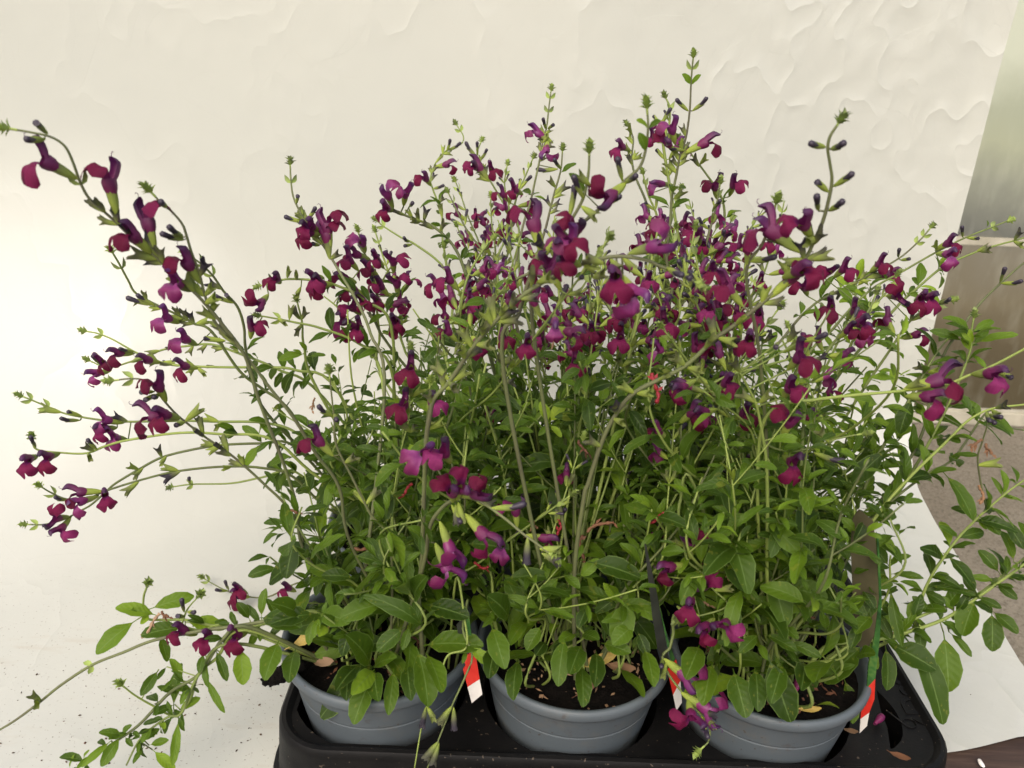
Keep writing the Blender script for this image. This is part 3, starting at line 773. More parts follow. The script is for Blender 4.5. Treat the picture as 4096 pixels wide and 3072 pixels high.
def leaf_px(pl, q, Y, Yt=None):
    b = PS(q[:2], Y); Lmin = .010
    d0 = (b-CAM).length; e = CAM+ray(q[2:4]).normalized()*(d0-.006)
    if Yt: e = P(q[2:4], Yt)
    if e.z < .008: e = PZ(q[2:4], .008)
    L = max(Lmin, (e-b).length*1.06); x = (e-b).normalized(); wd = .86*(q[4] if len(q) > 4 else .46); tint = q[5] if len(q) > 5 else R.uniform(.35, .62)
    tw = q[6] if len(q) > 6 else R.uniform(-.5, .5)
    up = (CAM-b).normalized()*.75+Vector((tw, 0, .65)); 
    link('leaf', big(wd, tint, R.randrange(4)), pl.o, place(b, x, up, L, pl.c))
def inflorescence(pl, path, t0, r, v, f, pf, tip=True, sc=1.0):
    # from the end back to fraction t0: tip, bracts, furled buds, open flowers, empty calyces
    seg = [0]
    for a, b in zip(path, path[1:]): seg.append(seg[-1]+(b-a).length)
    tot = seg[-1]; s = tot-.009; node = 0; az = R.uniform(0, 3)
    nbud = R.choice((1, 2, 2)); nfl = R.choice((2, 3, 3, 4))
    while s > tot*t0:
        i = max(1, next(k for k in range(len(seg)) if seg[k] >= s)); u = (s-seg[i-1])/max(1e-9, seg[i]-seg[i-1])
        p = path[i-1].lerp(path[i], u); t = (path[i]-path[i-1]).normalized()
        n1 = t.cross(Vector((math.cos(az), math.sin(az), .1))).normalized()
        for sg in (1, -1):
            d = n1*sg
            if node == 0:
                if sg == 1: add_organ(pl, 'bract', BRACTM, p, t, d.cross(t), .008*sc)
            elif node <= nbud:
                if R.random() < .85: add_organ(pl, 'bud', BUDM[R.randrange(4)], p+d*.001, t*1.0+d*R.uniform(.4, .8), d, R.uniform(.010, .012)*sc if node == 1 else R.uniform(.016, .020)*sc)
            elif node <= nbud+nfl:
                if R.random() < pf:
                    b = p+d*.004; tube([p, b], r*.5, 4, v, f)
                    add_flower(pl, b, t*R.uniform(.3, .8)+d+Vector((0, 0, .1)), Vector((0, 0, -1))+d*.1, FLW*R.uniform(.68, .90)*sc)
                else: add_organ(pl, 'bud' if R.random() < .4 else 'spent_calyx', SPENT[R.randrange(5)] if R.random() < .6 else BUDM[R.randrange(4)], p, t+d*.8, d, R.uniform(.016, .020)*sc)
            else:
                if R.random() < .9: add_organ(pl, 'spent_calyx', SPENT[R.randrange(5)], p, t+d*R.uniform(.5, 1), d, R.uniform(.016, .021)*sc)
        az += math.pi/2+R.uniform(-.3, .3)
        s -= (.009 if node == 0 else R.uniform(.011, .017))*sc; node += 1
    if tip: add_organ(pl, 'shoot_tip', TIPM[R.randrange(4)], path[-1], path[-1]-path[-2], Vector((0, 0, 1)), R.uniform(.010, .014)*sc)

# ------------------------------------------------------------------ stems the photograph shows one by one (tip first; flowers: base, hood tip, lower lip)
A, B, C, D, E, G = range(6)
aL = Vector((-.125, .470, ZRIM-.02))
# left, from the top down
stem(A, [(27,279),(67,286),(110,296),(140,316),(157,349),(173,393),(193,429),(227,459),(257,486),(287,516),(330,549),(367,583),(417,629),(443,656),(480,700),(530,771),(563,874),(610,994),(640,1090),(667,1208)], .40, .0009, mat=DSTEM,
     fl=[(168,387,42,318,35,385),(254,469,222,338,215,376),(328,548,250,473,258,540),(335,553,308,424,333,482)],
     bud=[(103,289,65,253),(97,301,47,303)], cal=[(345,555,296,500),(340,560,277,545),(420,632,400,600),(443,656,470,640)], brk=[(183,400)], spent=(.42,.66,.045))
stem(A, [(330,419),(353,443),(370,456),(393,483),(403,509),(413,543),(430,589),(443,639),(463,693),(497,731),(533,771),(580,834),(633,901),(683,981),(733,1054),(760,1180)], .43, .0009, mat=DSTEM,
     fl=[(433,613,377,526,352,600),(413,629,353,593,372,645)], bud=[(398,518,345,508),(397,513,362,492),(360,447,345,435)], cal=[(440,640,398,600),(466,690,430,668),(500,735,470,700)], spent=(.42,.62,.05))
stem(D, [(245,549),(257,569),(277,606),(293,633),(333,656),(390,683),(420,699),(457,716),(517,801),(567,840),(620,880),(700,980)], .56,
     fl=[(388,698,333,676,335,708),(427,746,373,719,362,758)], bud=[(333,659,273,646),(335,661,287,633),(487,736,413,728)], brk=[(262,580)], cal=[(395,688,360,690),(420,702,455,690)], spent=(.5,.72,.05), leafy=(.04,.36,.07,.022))
stem(D, [(410,553),(433,569),(460,596),(483,629),(513,663),(527,706),(530,749),(545,820),(600,920)], .56, bud=[(500,650,483,630),(505,655,455,637)], brk=[(440,573),(462,598)], cal=[(480,625,450,610)], leafy=(.04,.4,.07,.022))
stem(D, [(190,716),(213,721),(243,733),(293,761),(333,778),(383,789),(467,793),(567,794),(640,800),(733,850)], .64,
     fl=[(290,764,223,761,238,790),(350,784,287,771,297,800),(430,796,367,786,383,818)], bud=[(290,760,255,755)], brk=[(220,726)], cal=[(350,783,385,785),(425,793,445,810)], spent=(.40,.62,.07), leafy=(.04,.34,.06,.024))
stem(D, [(197,781),(233,794),(283,781),(350,756),(400,748),(457,744),(517,764),(600,798),(700,860)], .66, fl=[(240,801,177,811,204,826),(240,791,207,778,230,800)], bud=[(215,786,195,765)], cal=[(345,757,315,765),(283,783,310,770)], spent=(.35,.65,.06), leafy=(.04,.30,.06,.024))
stem(A, [(250,821),(283,818),(310,821),(333,838),(353,864),(377,891),(400,911),(443,944),(493,978),(533,1011),(573,1048),(617,1091),(647,1141),(675,1230)], .46, .0009, mat=DSTEM,
     fl=[(388,906,282,893,305,940),(390,904,322,888,342,945),(360,868,325,800,318,830)], bud=[(333,846,290,848),(337,852,302,870),(342,855,330,860),(400,912,370,922)], brk=[(290,819)], cal=[(400,910,435,880),(440,940,430,905),(493,978,480,940),(500,985,470,972)], spent=(.38,.60,.07))
stem(D, [(53,858),(80,869),(133,891),(177,901),(233,909),(283,911),(400,909),(473,911),(567,913),(640,935),(720,1010)], .57,
     fl=[(267,914,193,901,208,925),(253,924,197,928,219,960),(277,950,222,941,252,975)], bud=[(177,899,130,884),(173,908,123,908),(232,905,205,945)], brk=[(70,864),(105,880)], cal=[(133,891,90,882),(275,909,245,898),(473,911,440,900),(480,912,465,925)], leafy=(.04,.28,.06,.026))
stem(D, [(70,951),(80,971),(133,978),(187,979),(227,964),(280,950),(390,935),(480,938),(590,950),(700,1040)], .54, fl=[(130,979,80,994,97,1030),(82,985,43,998,57,1027)], bud=[(210,972,183,945),(78,965,64,945)], cal=[(190,979,195,990),(205,975,180,962)], leafy=(.04,.28,.06,.026))
stem(D, [(63,1133),(93,1133),(133,1124),(173,1104),(200,1088),(230,1061),(250,1044),(300,1014),(350,988),(417,971),(483,961),(567,958),(633,962),(730,1060)], .58,
     fl=[(153,1118,113,1164,143,1160),(150,1116,97,1123,118,1108)], bud=[(110,1130,92,1141)], cal=[(300,1014,278,1006),(310,1010,290,1030),(350,988,340,966),(360,985,345,1005),(470,962,425,955),(480,960,435,985)], brk=[(80,1133)], leafy=(.04,.26,.06,.026))
stem(D, [(93,1054),(110,1064),(143,1078),(187,1078),(227,1061),(300,1038),(383,1018),(483,1008),(567,1011),(633,1030),(730,1110)], .56,
     fl=[(222,1061,133,1064,163,1100),(213,1072,138,1094,166,1125),(225,1062,228,1072)], bud=[(147,1080,113,1078)], cal=[(300,1040,268,1065),(385,1016,348,1008),(390,1018,355,1035),(500,1008,480,1012)], brk=[(120,1068)], leafy=(.04,.26,.06,.026))
stem(D, [(377,1051),(417,1046),(500,1044),(567,1031),(640,1020),(740,1110)], .64, bud=[(410,1046,408,1030)], brk=[(420,1046)], leafy=(.04,.45,.06,.026))
# bare stalk, leafy shoots and three flowers low on the left
stem(A, [(-12,1583),(33,1556),(83,1519),(133,1479),(200,1436),(267,1409),(333,1383),(433,1363),(500,1354),(550,1346),(600,1336),(660,1330)], .425, .00125, tip=False, mat=DSTEM, nb=aL, cal=[(88,1512,66,1500),(86,1514,78,1522)], brk=[(200,1436)])
stem(A, [(317,1268),(310,1293),(314,1334),(353,1339),(400,1339),(467,1353),(533,1356),(600,1340),(690,1326)], .47, .0012, nb=aL,
     lv=[(340,1330,257,1309,.40,.45),(297,1338,209,1404,.42,.4),(323,1316,413,1286,.40,.55),(310,1318,288,1316,.5,.8),(400,1345,482,1352,.5,.7),(400,1355,310,1367,.45,.3),(345,1370,362,1424,.4,.35),(500,1352,468,1342,.5,.5),(540,1340,517,1303,.5,.35),(565,1335,570,1275,.36,.4),(600,1335,580,1296,.4,.4),(560,1350,562,1382,.35,.4),(455,1368,440,1395,.5,.3),(323,1325,306,1345,.5,.8)], leafy=(.1,.6,.10,.022))
stem(A, [(427,1290),(405,1316),(396,1340),(395,1352),(440,1362),(500,1354)], .455, .0008, nb=aL, bud=[(398,1332,376,1330),(398,1322,392,1296),(405,1322,424,1324)],
     fl=[(425,1372,367,1352,362,1412),(468,1384,434,1368,425,1428),(535,1366,490,1380,498,1432)], lv=[(470,1350,492,1345,.4,.4)])
stem(A, [(150,1675),(167,1659),(233,1613),(300,1566),(367,1496),(430,1456),(483,1379),(540,1355)], .405, .0012, nb=aL, tip=False,
     lv=[(262,1590,220,1650,.42,.5),(240,1600,180,1652,.25,.5),(268,1588,219,1580,.4,.55),(262,1585,280,1568,.5,.6),(270,1592,284,1610,.4,.4),(255,1596,242,1594,.5,.5),(200,1630,168,1656,.3,.55),(180,1640,187,1625,.3,.5),(150,1660,157,1632,.2,.5)], leafy=(.25,.95,.10,.018))
stem(A, [(267,1483),(293,1503),(333,1526),(370,1545),(393,1536),(413,1506),(430,1453),(470,1420),(530,1360)], .42, .001, nb=aL,
     lv=[(343,1446,307,1498,.42,.5),(375,1530,385,1438,.30,.4),(443,1459,481,1536,.18,.45),(378,1522,333,1540,.4,.4),(388,1500,345,1482,.3,.4),(385,1535,428,1508,.42,.6),(360,1440,340,1465,.3,.4),(372,1480,408,1490,.5,.3),(520,1396,525,1474,.52,.55),(465,1402,490,1466,.3,.35),(440,1410,430,1450,.4,.4),(395,1470,372,1425,.4,.5),(375,1465,350,1490,.2,.6)])
stem(A, [(273,1653),(300,1600),(333,1569),(365,1548),(393,1539),(430,1456),(500,1390)], .41, .001, nb=aL, tip=False,
     lv=[(386,1552,374,1648,.22,.4),(310,1602,340,1575,.5,.5),(322,1610,360,1598,.45,.4),(330,1620,375,1662,.38,.55),(312,1612,288,1645,.3,.5),(345,1560,352,1568,.5,.6),(300,1600,298,1620,.3,.4),(330,1568,307,1600,.5,.5)], leafy=(.35,.9,.10,.016))
stem(D, [(443,1251),(458,1260),(493,1278),(530,1288),(580,1289),(640,1260),(720,1240)], .66, .0008, mat=DSTEM, fl=[(535,1282,500,1262,515,1282),(540,1290,492,1283,500,1300),(640,1278,605,1262)], bud=[(492,1276,463,1276),(494,1274,485,1256)], brk=[(452,1256)])
# the crowd of flowers left of centre
stem(A, [(627,359),(628,383),(633,423),(647,456),(663,483),(687,516),(707,543),(735,590),(770,650),(800,720),(830,860)], .64, mat=DSTEM,
     fl=[(693,507,641,498,650,545),(690,500,655,480,640,530),(713,545,700,428,722,445),(712,560,700,470,720,480)], bud=[(660,482,608,467),(665,475,686,443),(640,440,645,415),(690,530,668,525)], brk=[(630,393)], cal=[(713,560,735,545)], spent=(.5,.72,.05))
stem(D, [(567,616),(593,609),(623,603),(683,606),(733,619),(790,650),(850,740)], .62, fl=[(607,612,588,592,592,600),(580,636,548,672,545,655),(720,615,668,612,672,645),(700,600,660,597,680,620)], cal=[(620,600,625,580),(600,612,578,600),(640,605,640,588),(650,620,640,640)], leafy=(.04,.5,.07,.022))
stem(D, [(567,683),(600,689),(640,697),(693,709),(780,745),(850,820)], .60, fl=[(541,732,547,680,565,710)], cal=[(625,690,630,660),(600,688,620,700)], brk=[(605,690)], leafy=(.04,.5,.07,.022))
stem(D, [(643,656),(653,699),(657,749),(690,850)], .62, cal=[(648,690,634,670),(652,700,640,718),(652,690,660,672)], lv=[(660,765,605,772,.4,.4),(665,760,650,740,.4,.5),(668,770,700,765,.35,.5),(655,765,636,755,.3,.6)])
stem(A, [(700,640),(730,665),(760,700),(800,760),(830,860)], .66, tip=False, fl=[(775,585,735,540,745,570),(790,640,735,610,735,660),(770,610,715,590,690,612),(780,680,745,650,722,680),(770,700,715,690,700,725),(785,705,735,705,725,755),(790,720,765,700,770,730),(800,660,770,640,805,690)])
stem(E, [(855,560),(830,600),(815,640),(820,720),(850,850)], .68, tip=False, fl=[(820,600,775,560,790,590),(830,580,800,545,812,580),(840,640,805,595,812,625),(830,660,800,640,822,680),(850,590,850,540,858,555),(860,640,855,585,880,600),(870,700,845,690,860,715),(840,720,855,690,862,740)])
stem(E, [(775,505),(785,540),(800,580),(815,640),(850,760)], .68, fl=[(790,545,775,505,768,515,1),(800,560,740,540,745,550)], auto=(.75,.6))
# top of the clump
stem(E, [(988,272),(1001,295),(995,312),(965,325),(941,352),(930,385),(935,409),(951,449),(955,469),(955,505),(962,555),(978,645),(1000,760)], .90,
     fl=[(931,402,908,369,896,392),(938,362,991,349,985,358)], bud=[(935,408,961,402),(965,328,975,300),(968,325,1000,310)], brk=[(993,288)], cal=[(945,440,960,425),(955,470,950,440)], spent=(.6,.78,.05), leafy=(.1,.55,.08,.022))
stem(E, [(1038,309),(1030,335),(1040,365),(1058,389),(1085,435),(1120,490),(1130,640)], .88, fl=[(1058,392,1013,332,1022,370),(1035,370,1016,350,1010,375),(1062,385,1062,350,1063,362)], bud=[(1030,340,1001,308),(1032,335,1030,305),(1040,345,1055,318)], cal=[(1058,392,1035,382)], spent=(.62,.8,.05))
stem(E, [(985,395),(995,420),(1012,470),(1040,540),(1060,640),(1070,760)], .86, auto=(.62,.7), leafy=(.1,.55,.08,.022))
stem(E, [(970,420),(985,450),(1010,500),(1050,560),(1080,700)], .80, auto=(.6,.75))
stem(E, [(832,425),(830,445),(850,455),(900,475),(940,492),(985,540),(1015,620),(1050,740)], .66, .0012, tip=False, fl=[(850,450,825,393,835,400,1),(872,445,880,392,872,410,1),(850,455,820,445,828,460)], bud=[(885,445,893,438)], cal=[(905,480,900,455),(915,478,922,450),(935,495,912,480),(950,500,960,480),(905,482,890,475)], spent=(.6,.75,.05), leafy=(.1,.5,.08,.022))
stem(E, [(818,480),(830,490),(870,515),(900,530),(960,580),(1010,680)], .74, bud=[(885,522,870,517),(890,528,866,533)], brk=[(832,492)])
stem(E, [(812,505),(820,530),(840,590),(870,660),(900,800)], .74, auto=(.7,.6), leafy=(.1,.6,.08,.022))
stem(E, [(1190,199),(1186,229),(1181,272),(1172,310),(1165,349),(1155,395),(1145,439),(1128,495),(1110,600),(1100,760)], .82, mat=DSTEM,
     fl=[(1195,309,1138,272,1145,290,1),(1185,295,1175,352,1180,345,1)], bud=[(1180,280,1172,256),(1183,278,1202,265),(1205,365,1155,371)], brk=[(1188,215),(1184,245)], cal=[(1170,320,1195,312)], spent=(.6,.8,.05), leafy=(.1,.5,.08,.022))
stem(E, [(1215,329),(1211,369),(1198,415),(1188,455),(1175,505),(1148,582),(1110,680)], .70, mat=DSTEM, bud=[(1212,365,1195,345)], lv=[(1210,375,1240,352,.4,.5)], cal=[(1200,405,1185,385),(1198,420,1225,400)], spent=(.55,.75,.06))
stem(E, [(1150,345),(1135,380),(1115,430),(1100,500),(1080,640)], .80, auto=(.6,.8), fl=[(1130,420,1095,400,1105,425)])
stem(E, [(1095,360),(1090,400),(1100,450),(1105,520),(1095,650)], .86, auto=(.62,.7))
stem(E, [(1060,430),(1062,480),(1070,540),(1075,650)], .82, auto=(.6,.8))
stem(B, [(1060,520),(1040,545),(1010,600),(990,680),(970,800)], .60, auto=(.72,.9))
stem(B, [(960,540),(965,580),(985,650),(1010,760)], .66, auto=(.7,.9))
stem(E, [(1290,560),(1270,600),(1240,660),(1220,760)], .70, auto=(.6,.8))
# the near, blurred stems in the middle
stem(A, [(1500,608),(1470,590),(1431,577),(1388,560),(1318,555),(1228,582),(1148,625),(1100,665),(1061,704),(1021,751),(971,824),(938,861),(928,901),(920,961),(915,1094),(911,1211),(905,1300)], .39, .0013, mat=DSTEM, spent=(.34,.80,.055), nb=Vector((-.055,.45,ZRIM-.02)),
     fl=[(1358,548,1472,517,1440,490,1),(1240,585,1222,478,1200,560,1),(1335,590,1397,668,1375,685,1),(1255,575,1200,545,1236,622),(1345,600,1318,590,1334,660),(1240,560,1215,500,1225,520)],
     bud=[(1440,578,1475,600),(1470,592,1500,605),(1215,590,1205,560)],
     cal=[(1318,560,1340,585),(1305,570,1260,555),(1280,600,1310,590),(1148,620,1150,585),(1160,610,1190,600),(1100,668,1115,640),(1070,700,1060,650),(1075,695,1120,690),(1065,705,1045,670),(1080,690,1110,665),(971,822,940,790),(975,825,1010,800),(1020,752,1000,715),(1028,745,1060,745),(970,826,985,840)])
stem(B, [(1273,335),(1271,375),(1261,425),(1238,469),(1218,499),(1171,545),(1148,592),(1120,680),(1090,820)], .44, .0011, mat=DSTEM,
     fl=[(1172,548,1137,430,1100,472),(1238,520,1250,470,1225,480),(1180,600,1190,540,1215,560)], bud=[(1230,470,1245,390),(1262,430,1235,380)], cal=[(1275,400,1245,375),(1255,445,1290,470),(1180,540,1160,520),(1200,520,1160,560)])
stem(B, [(1398,239),(1400,275),(1395,322),(1381,362),(1348,392),(1305,442),(1245,495),(1190,570),(1150,700)], .45, .001, mat=DSTEM,
     fl=[(1352,396,1285,450,1283,408)], bud=[(1345,392,1330,330),(1350,395,1380,378),(1300,445,1350,420)], lv=[(1400,278,1382,260,.55,.7),(1400,278,1420,262,.5,.5),(1395,330,1385,290,.5,.4),(1265,420,1236,375,.45,.3)])
stem(E, [(1497,128),(1493,175),(1490,238),(1482,295),(1468,341),(1461,379),(1451,429),(1448,479),(1440,560),(1430,700)], .66, mat=DSTEM,
     fl=[(1479,331,1557,291,1553,335),(1458,312,1445,245,1422,275),(1460,330,1425,290,1415,285)], bud=[(1495,240,1534,212),(1487,240,1454,210),(1478,325,1440,320)], lv=[(1493,185,1478,160,.5,.6),(1493,185,1510,162,.5,.6)], brk=[(1496,148)], cal=[(1463,375,1440,350),(1455,430,1480,410)], spent=(.55,.74,.05), leafy=(.1,.5,.08,.022))
stem(G, [(1440,215),(1447,235),(1445,280),(1438,350)], .72, tip=True, auto=(.8,.4))
stem(G, [(1358,275),(1368,300),(1365,340),(1372,380),(1400,450),(1420,560)], .80, fl=[(1362,325,1325,310,1330,325)], cal=[(1365,290,1358,275),(1368,345,1390,335)], spent=(.6,.85,.06))
stem(G, [(1475,305),(1495,335),(1522,371),(1548,408),(1563,441),(1565,491),(1560,558),(1550,700)], .72, cal=[(1510,360,1498,340),(1512,355,1525,340)], fl=[(1548,430,1540,375,1535,395),(1575,425,1594,372,1598,400)], leafy=(.1,.55,.08,.022))
stem(G, [(1555,401),(1548,441),(1535,491),(1518,558),(1512,608),(1490,740)], .68, mat=DSTEM, bud=[(1530,495,1503,472),(1540,450,1560,430)], fl=[(1520,555,1585,510,1570,545),(1512,530,1505,488,1490,510)], auto=(.7,.8), leafy=(.1,.55,.08,.022))
stem(G, [(1468,415),(1455,460),(1440,520),(1420,620)], .72, auto=(.65,.7))
stem(G, [(1390,380),(1400,420),(1420,470),(1435,560)], .76, fl=[(1455,400,1400,395,1385,405)], auto=(.65,.7))
stem(B, [(1420,500),(1410,550),(1395,620),(1370,720)], .58, auto=(.6,.9))
stem(B, [(1500,500),(1490,550),(1470,640),(1440,760)], .58, auto=(.6,.9))
# near right
stem(B, [(1808,271),(1793,295),(1788,321),(1793,355),(1797,391),(1788,441),(1775,485),(1758,521),(1742,555),(1708,598),(1662,641),(1635,664),(1590,700),(1542,734),(1475,794),(1371,848),(1325,904),(1298,961),(1271,1044),(1261,1078),(1240,1250)], .41, .0012, mat=DSTEM, spent=(.25,.70,.06),
     bud=[(1783,318,1743,310),(1795,322,1824,313),(1800,403,1852,370),(1790,415,1752,382),(1768,455,1763,425),(1790,455,1822,438)],
     fl=[(1660,645,1757,556,1690,625),(1690,600,1760,570,1790,620),(1750,512,1722,458,1695,487),(1728,545,1622,462,1612,525),(1605,662,1540,582,1565,655)],
     cal=[(1755,530,1775,500),(1745,560,1800,550),(1740,560,1690,570),(1765,515,1740,525),(1708,600,1690,560),(1545,735,1535,690),(1550,730,1590,740),(1480,790,1455,770),(1485,795,1520,800),(1371,850,1340,830),(1375,850,1410,850),(1300,965,1270,950),(1325,905,1350,915)])
stem(C, [(1675,445),(1663,485),(1645,530),(1622,558),(1612,591),(1618,641),(1640,760),(1655,944),(1658,1094),(1650,1250)], .44, .0011, mat=DSTEM, fl=[(1708,535,1622,470,1606,520,1)], bud=[(1615,575,1610,510),(1620,565,1680,558)], lv=[(1662,490,1705,470,.42,.5)])
stem(C, [(1598,804),(1618,841),(1635,878),(1648,944),(1655,994),(1658,1094),(1660,1300)], .445, fl=[(1690,942,1722,882,1668,888),(1690,860,1722,815,1722,850),(1700,800,1752,745,1748,795),(1622,745,1617,722,1606,778)], bud=[(1730,737,1796,726),(1680,740,1674,755)], cal=[(1635,870,1600,850),(1640,870,1665,850),(1598,804,1585,780),(1700,740,1720,710)], tip=False)
stem(C, [(1690,735),(1705,771),(1675,784),(1575,811),(1525,841),(1495,878),(1488,961),(1480,1070),(1500,1250)], .50, tip=False, cal=[(1535,830,1500,815),(1540,830,1545,860),(1695,760,1720,745)])
stem(C, [(1858,938),(1808,948),(1725,974),(1682,971),(1648,958),(1628,961),(1632,984),(1662,1028),(1682,1061),(1700,1180)], .46, .0009, fl=[(1690,984,1730,1012,1712,1058)], bud=[(1758,978,1826,1004),(1740,975,1740,990)], cal=[(1790,955,1770,930)])
# right of the clump, slanting up to the right
stem(G, [(2008,495),(1985,521),(1942,558),(1875,595),(1825,621),(1758,658),(1700,720),(1640,820)], .74, mat=DSTEM, fl=[(1878,588,1922,551,1910,580),(1873,600,1952,588,1940,600)], bud=[(1945,562,1975,558),(1940,555,1942,540)], brk=[(1995,510),(1980,525)], cal=[(1830,620,1805,640)], spent=(.45,.7,.07), leafy=(.1,.5,.07,.028))
stem(G, [(2175,478),(2142,491),(2082,515),(2022,545),(1952,585),(1875,631),(1800,710),(1720,820)], .74, fl=[(2020,540,2076,512,2066,530)], bud=[(2088,514,2127,516),(2080,512,2077,490)], brk=[(2140,492)], cal=[(2025,540,2020,528)], lv=[(2130,495,2135,478,.4,.6)], leafy=(.1,.5,.07,.028))
stem(G, [(2230,505),(2208,515),(2142,533),(2092,551),(2035,578),(1975,628),(1942,658),(1870,740),(1780,860)], .70, fl=[(2022,548,2070,551,2056,578)], cal=[(2110,543,2140,530),(2115,543,2140,540),(2190,520,2205,498),(2190,522,2210,530)], leafy=(.1,.55,.07,.028))
stem(C, [(2240,558),(2212,568),(2158,615),(2115,658),(2075,711),(2038,768),(2010,860),(1995,928),(1960,1000),(1880,1120)], .62, bud=[(2160,610,2172,578),(2162,612,2215,612)], tip=False, leafy=(.1,.6,.10,.028))
stem(G, [(2050,650),(2000,668),(1960,700),(1920,760),(1840,880)], .62, fl=[(1985,645,2030,640,2015,655),(1975,650,2000,640,1985,665),(1915,640,1958,640,1935,625)], bud=[(2030,655,2055,650)], auto=(.8,.5), leafy=(.1,.6,.08,.026))
stem(G, [(1935,600),(1920,625),(1890,660),(1850,720),(1790,840)], .66, fl=[(1800,600,1845,562,1838,590),(1780,600,1800,575,1775,590),(1850,700,1885,710,1880,745),(1830,690,1860,655,1855,680),(1745,640,1730,600,1705,625)], auto=(.75,.6), leafy=(.1,.6,.07,.026))
stem(C, [(1890,640),(1870,680),(1820,720),(1780,770),(1740,860)], .56, fl=[(1830,700,1885,696,1878,745),(1800,690,1790,640,1785,690)], auto=(.7,.6))
stem(C, [(2245,730),(2212,754),(2142,791),(2092,811),(2042,831),(1952,844),(1842,854),(1758,864),(1675,880),(1640,960),(1640,1180)], .435, .001, tip=False, fl=[(1952,841,2086,806,2080,835),(1955,856,2057,858,2028,915),(2098,808,2184,806,2152,860)], bud=[(2150,800,2203,824)], cal=[(1955,838,1990,825)])
stem(C, [(2240,866),(2212,874),(2142,883),(2092,908),(2048,951),(1975,1021),(1920,1080),(1875,1138),(1808,1208),(1740,1330)], .52, .0011, tip=False, cal=[(2142,886,2160,900),(2150,882,2175,875)], lv=[(2130,890,2190,930,.3,.5)], leafy=(.15,.75,.12,.030))
stem(C, [(2215,930),(2170,920),(2135,888),(2060,990),(2002,1024),(1908,1098),(1830,1190),(1760,1330)], .54, .001, lv=[(2002,1024,2060,1010,.3,.5),(2050,985,2110,980,.25,.5),(2038,1021,2108,1114,.36,.4),(1918,971,1842,1038,.42,.35),(1972,858,1942,931,.45,.35)], leafy=(.15,.85,.12,.028))
stem(C, [(2103,690),(2098,720),(2095,760),(2060,850),(2010,950),(1950,1050),(1850,1180)], .56, lv=[(2082,738,2015,711,.3,.4),(2108,741,2192,718,.28,.45),(2095,765,2130,790,.35,.4),(2095,760,2080,720,.4,.6),(2100,745,2095,715,.4,.7)], leafy=(.2,.9,.07,.026))
stem(C, [(2045,735),(2025,760),(2000,800),(1960,870),(1900,980),(1840,1120)], .58, cal=[(2005,800,1980,790),(2005,805,2030,800)], fl=(), leafy=(.1,.85,.07,.026))
stem(G, [(1860,575),(1850,610),(1845,650),(1800,760)], .78, tip=False, lv=[(1855,600,1862,562,.5,.7),(1855,605,1890,590,.5,.6),(1850,615,1815,610,.45,.7),(1850,625,1870,640,.6,.7),(1845,645,1815,650,.5,.6),(1845,640,1880,680,.4,.6)], leafy=(.1,.8,.09,.024))
# hanging withered stalk at the far right
stem(C, [(2135,890),(2132,920),(2120,960),(2112,990),(2118,1040),(2128,1085)], .50, .0007, tip=False, mat=DSTEM, nb=P((2133, 1100), .516), bud=[(2140,895,2150,920),(2135,895,2165,905),(2130,890,2138,918)], cal=[(2112,1005,2160,1000)], lv=())
# thin flowering stems that fill the middle and right of the canopy
R.seed(91)
for i in range(30):
    k = (E, B, G, E, C, G)[i % 6]; x = R.uniform(1010, 1790); y = R.uniform(430, 690)
    if k == C and x < 1400: x += 350
    xb = proj(PLANTS[k].c)[0]; xm = x+(xb-x)*R.uniform(.25, .45); Y_ = R.uniform(.54, .64) if k in (B, C) else R.uniform(.66, .84)
    stem(k, [(x, y), (x+(xm-x)*.35+R.uniform(-8, 8), y+70), (xm, y+190), (xb+(xm-xb)*.5, y+330)], Y_, .0008, tip=False, auto=(R.uniform(.62, .75), R.uniform(.5, .8)), leafy=(.2, .6, .10, .018))
for k, fx, fy, Y_ in ((B, 1243, 795, .52), (B, 1340, 742, .54), (B, 1435, 708, .56), (E, 1290, 712, .62), (E, 1212, 722, .66), (E, 1168, 738, .66), (A, 886, 806, .50), (A, 872, 884, .49), (A, 934, 878, .48), (E, 1000, 690, .64), (B, 1085, 740, .58), (G, 1420, 735, .62), (C, 1560, 700, .56), (C, 1640, 690, .56), (B, 1345, 700, .55), (G, 1505, 665, .62)):
    xb = proj(PLANTS[k].c)[0]; a_ = R.uniform(-1, 1)
    stem(k, [(fx+8*a_, fy-45), (fx+16*a_, fy+15), (fx+(xb-fx)*.2, fy+110), (fx+(xb-fx)*.5, fy+260)], Y_, .0007, fl=[(fx+14*a_, fy+8, fx-12*a_, fy-28, fx-22*a_, fy+14)], cal=[(fx+20*a_, fy+50, fx+30, fy+30), (fx+20*a_, fy+50, fx-5, fy+30)], leafy=(.2, .7, .12, .018))
stem(A, [(712,812),(718,870),(722,905),(726,960),(760,1030),(800,1110),(845,1190)], .45, .0008, mat=DSTEM, fl=[(720,985,655,920,650,992)], bud=[(720,900,680,880),(722,895,728,912)], cal=[(745,1000,770,985),(790,1090,770,1060),(790,1090,815,1060)])
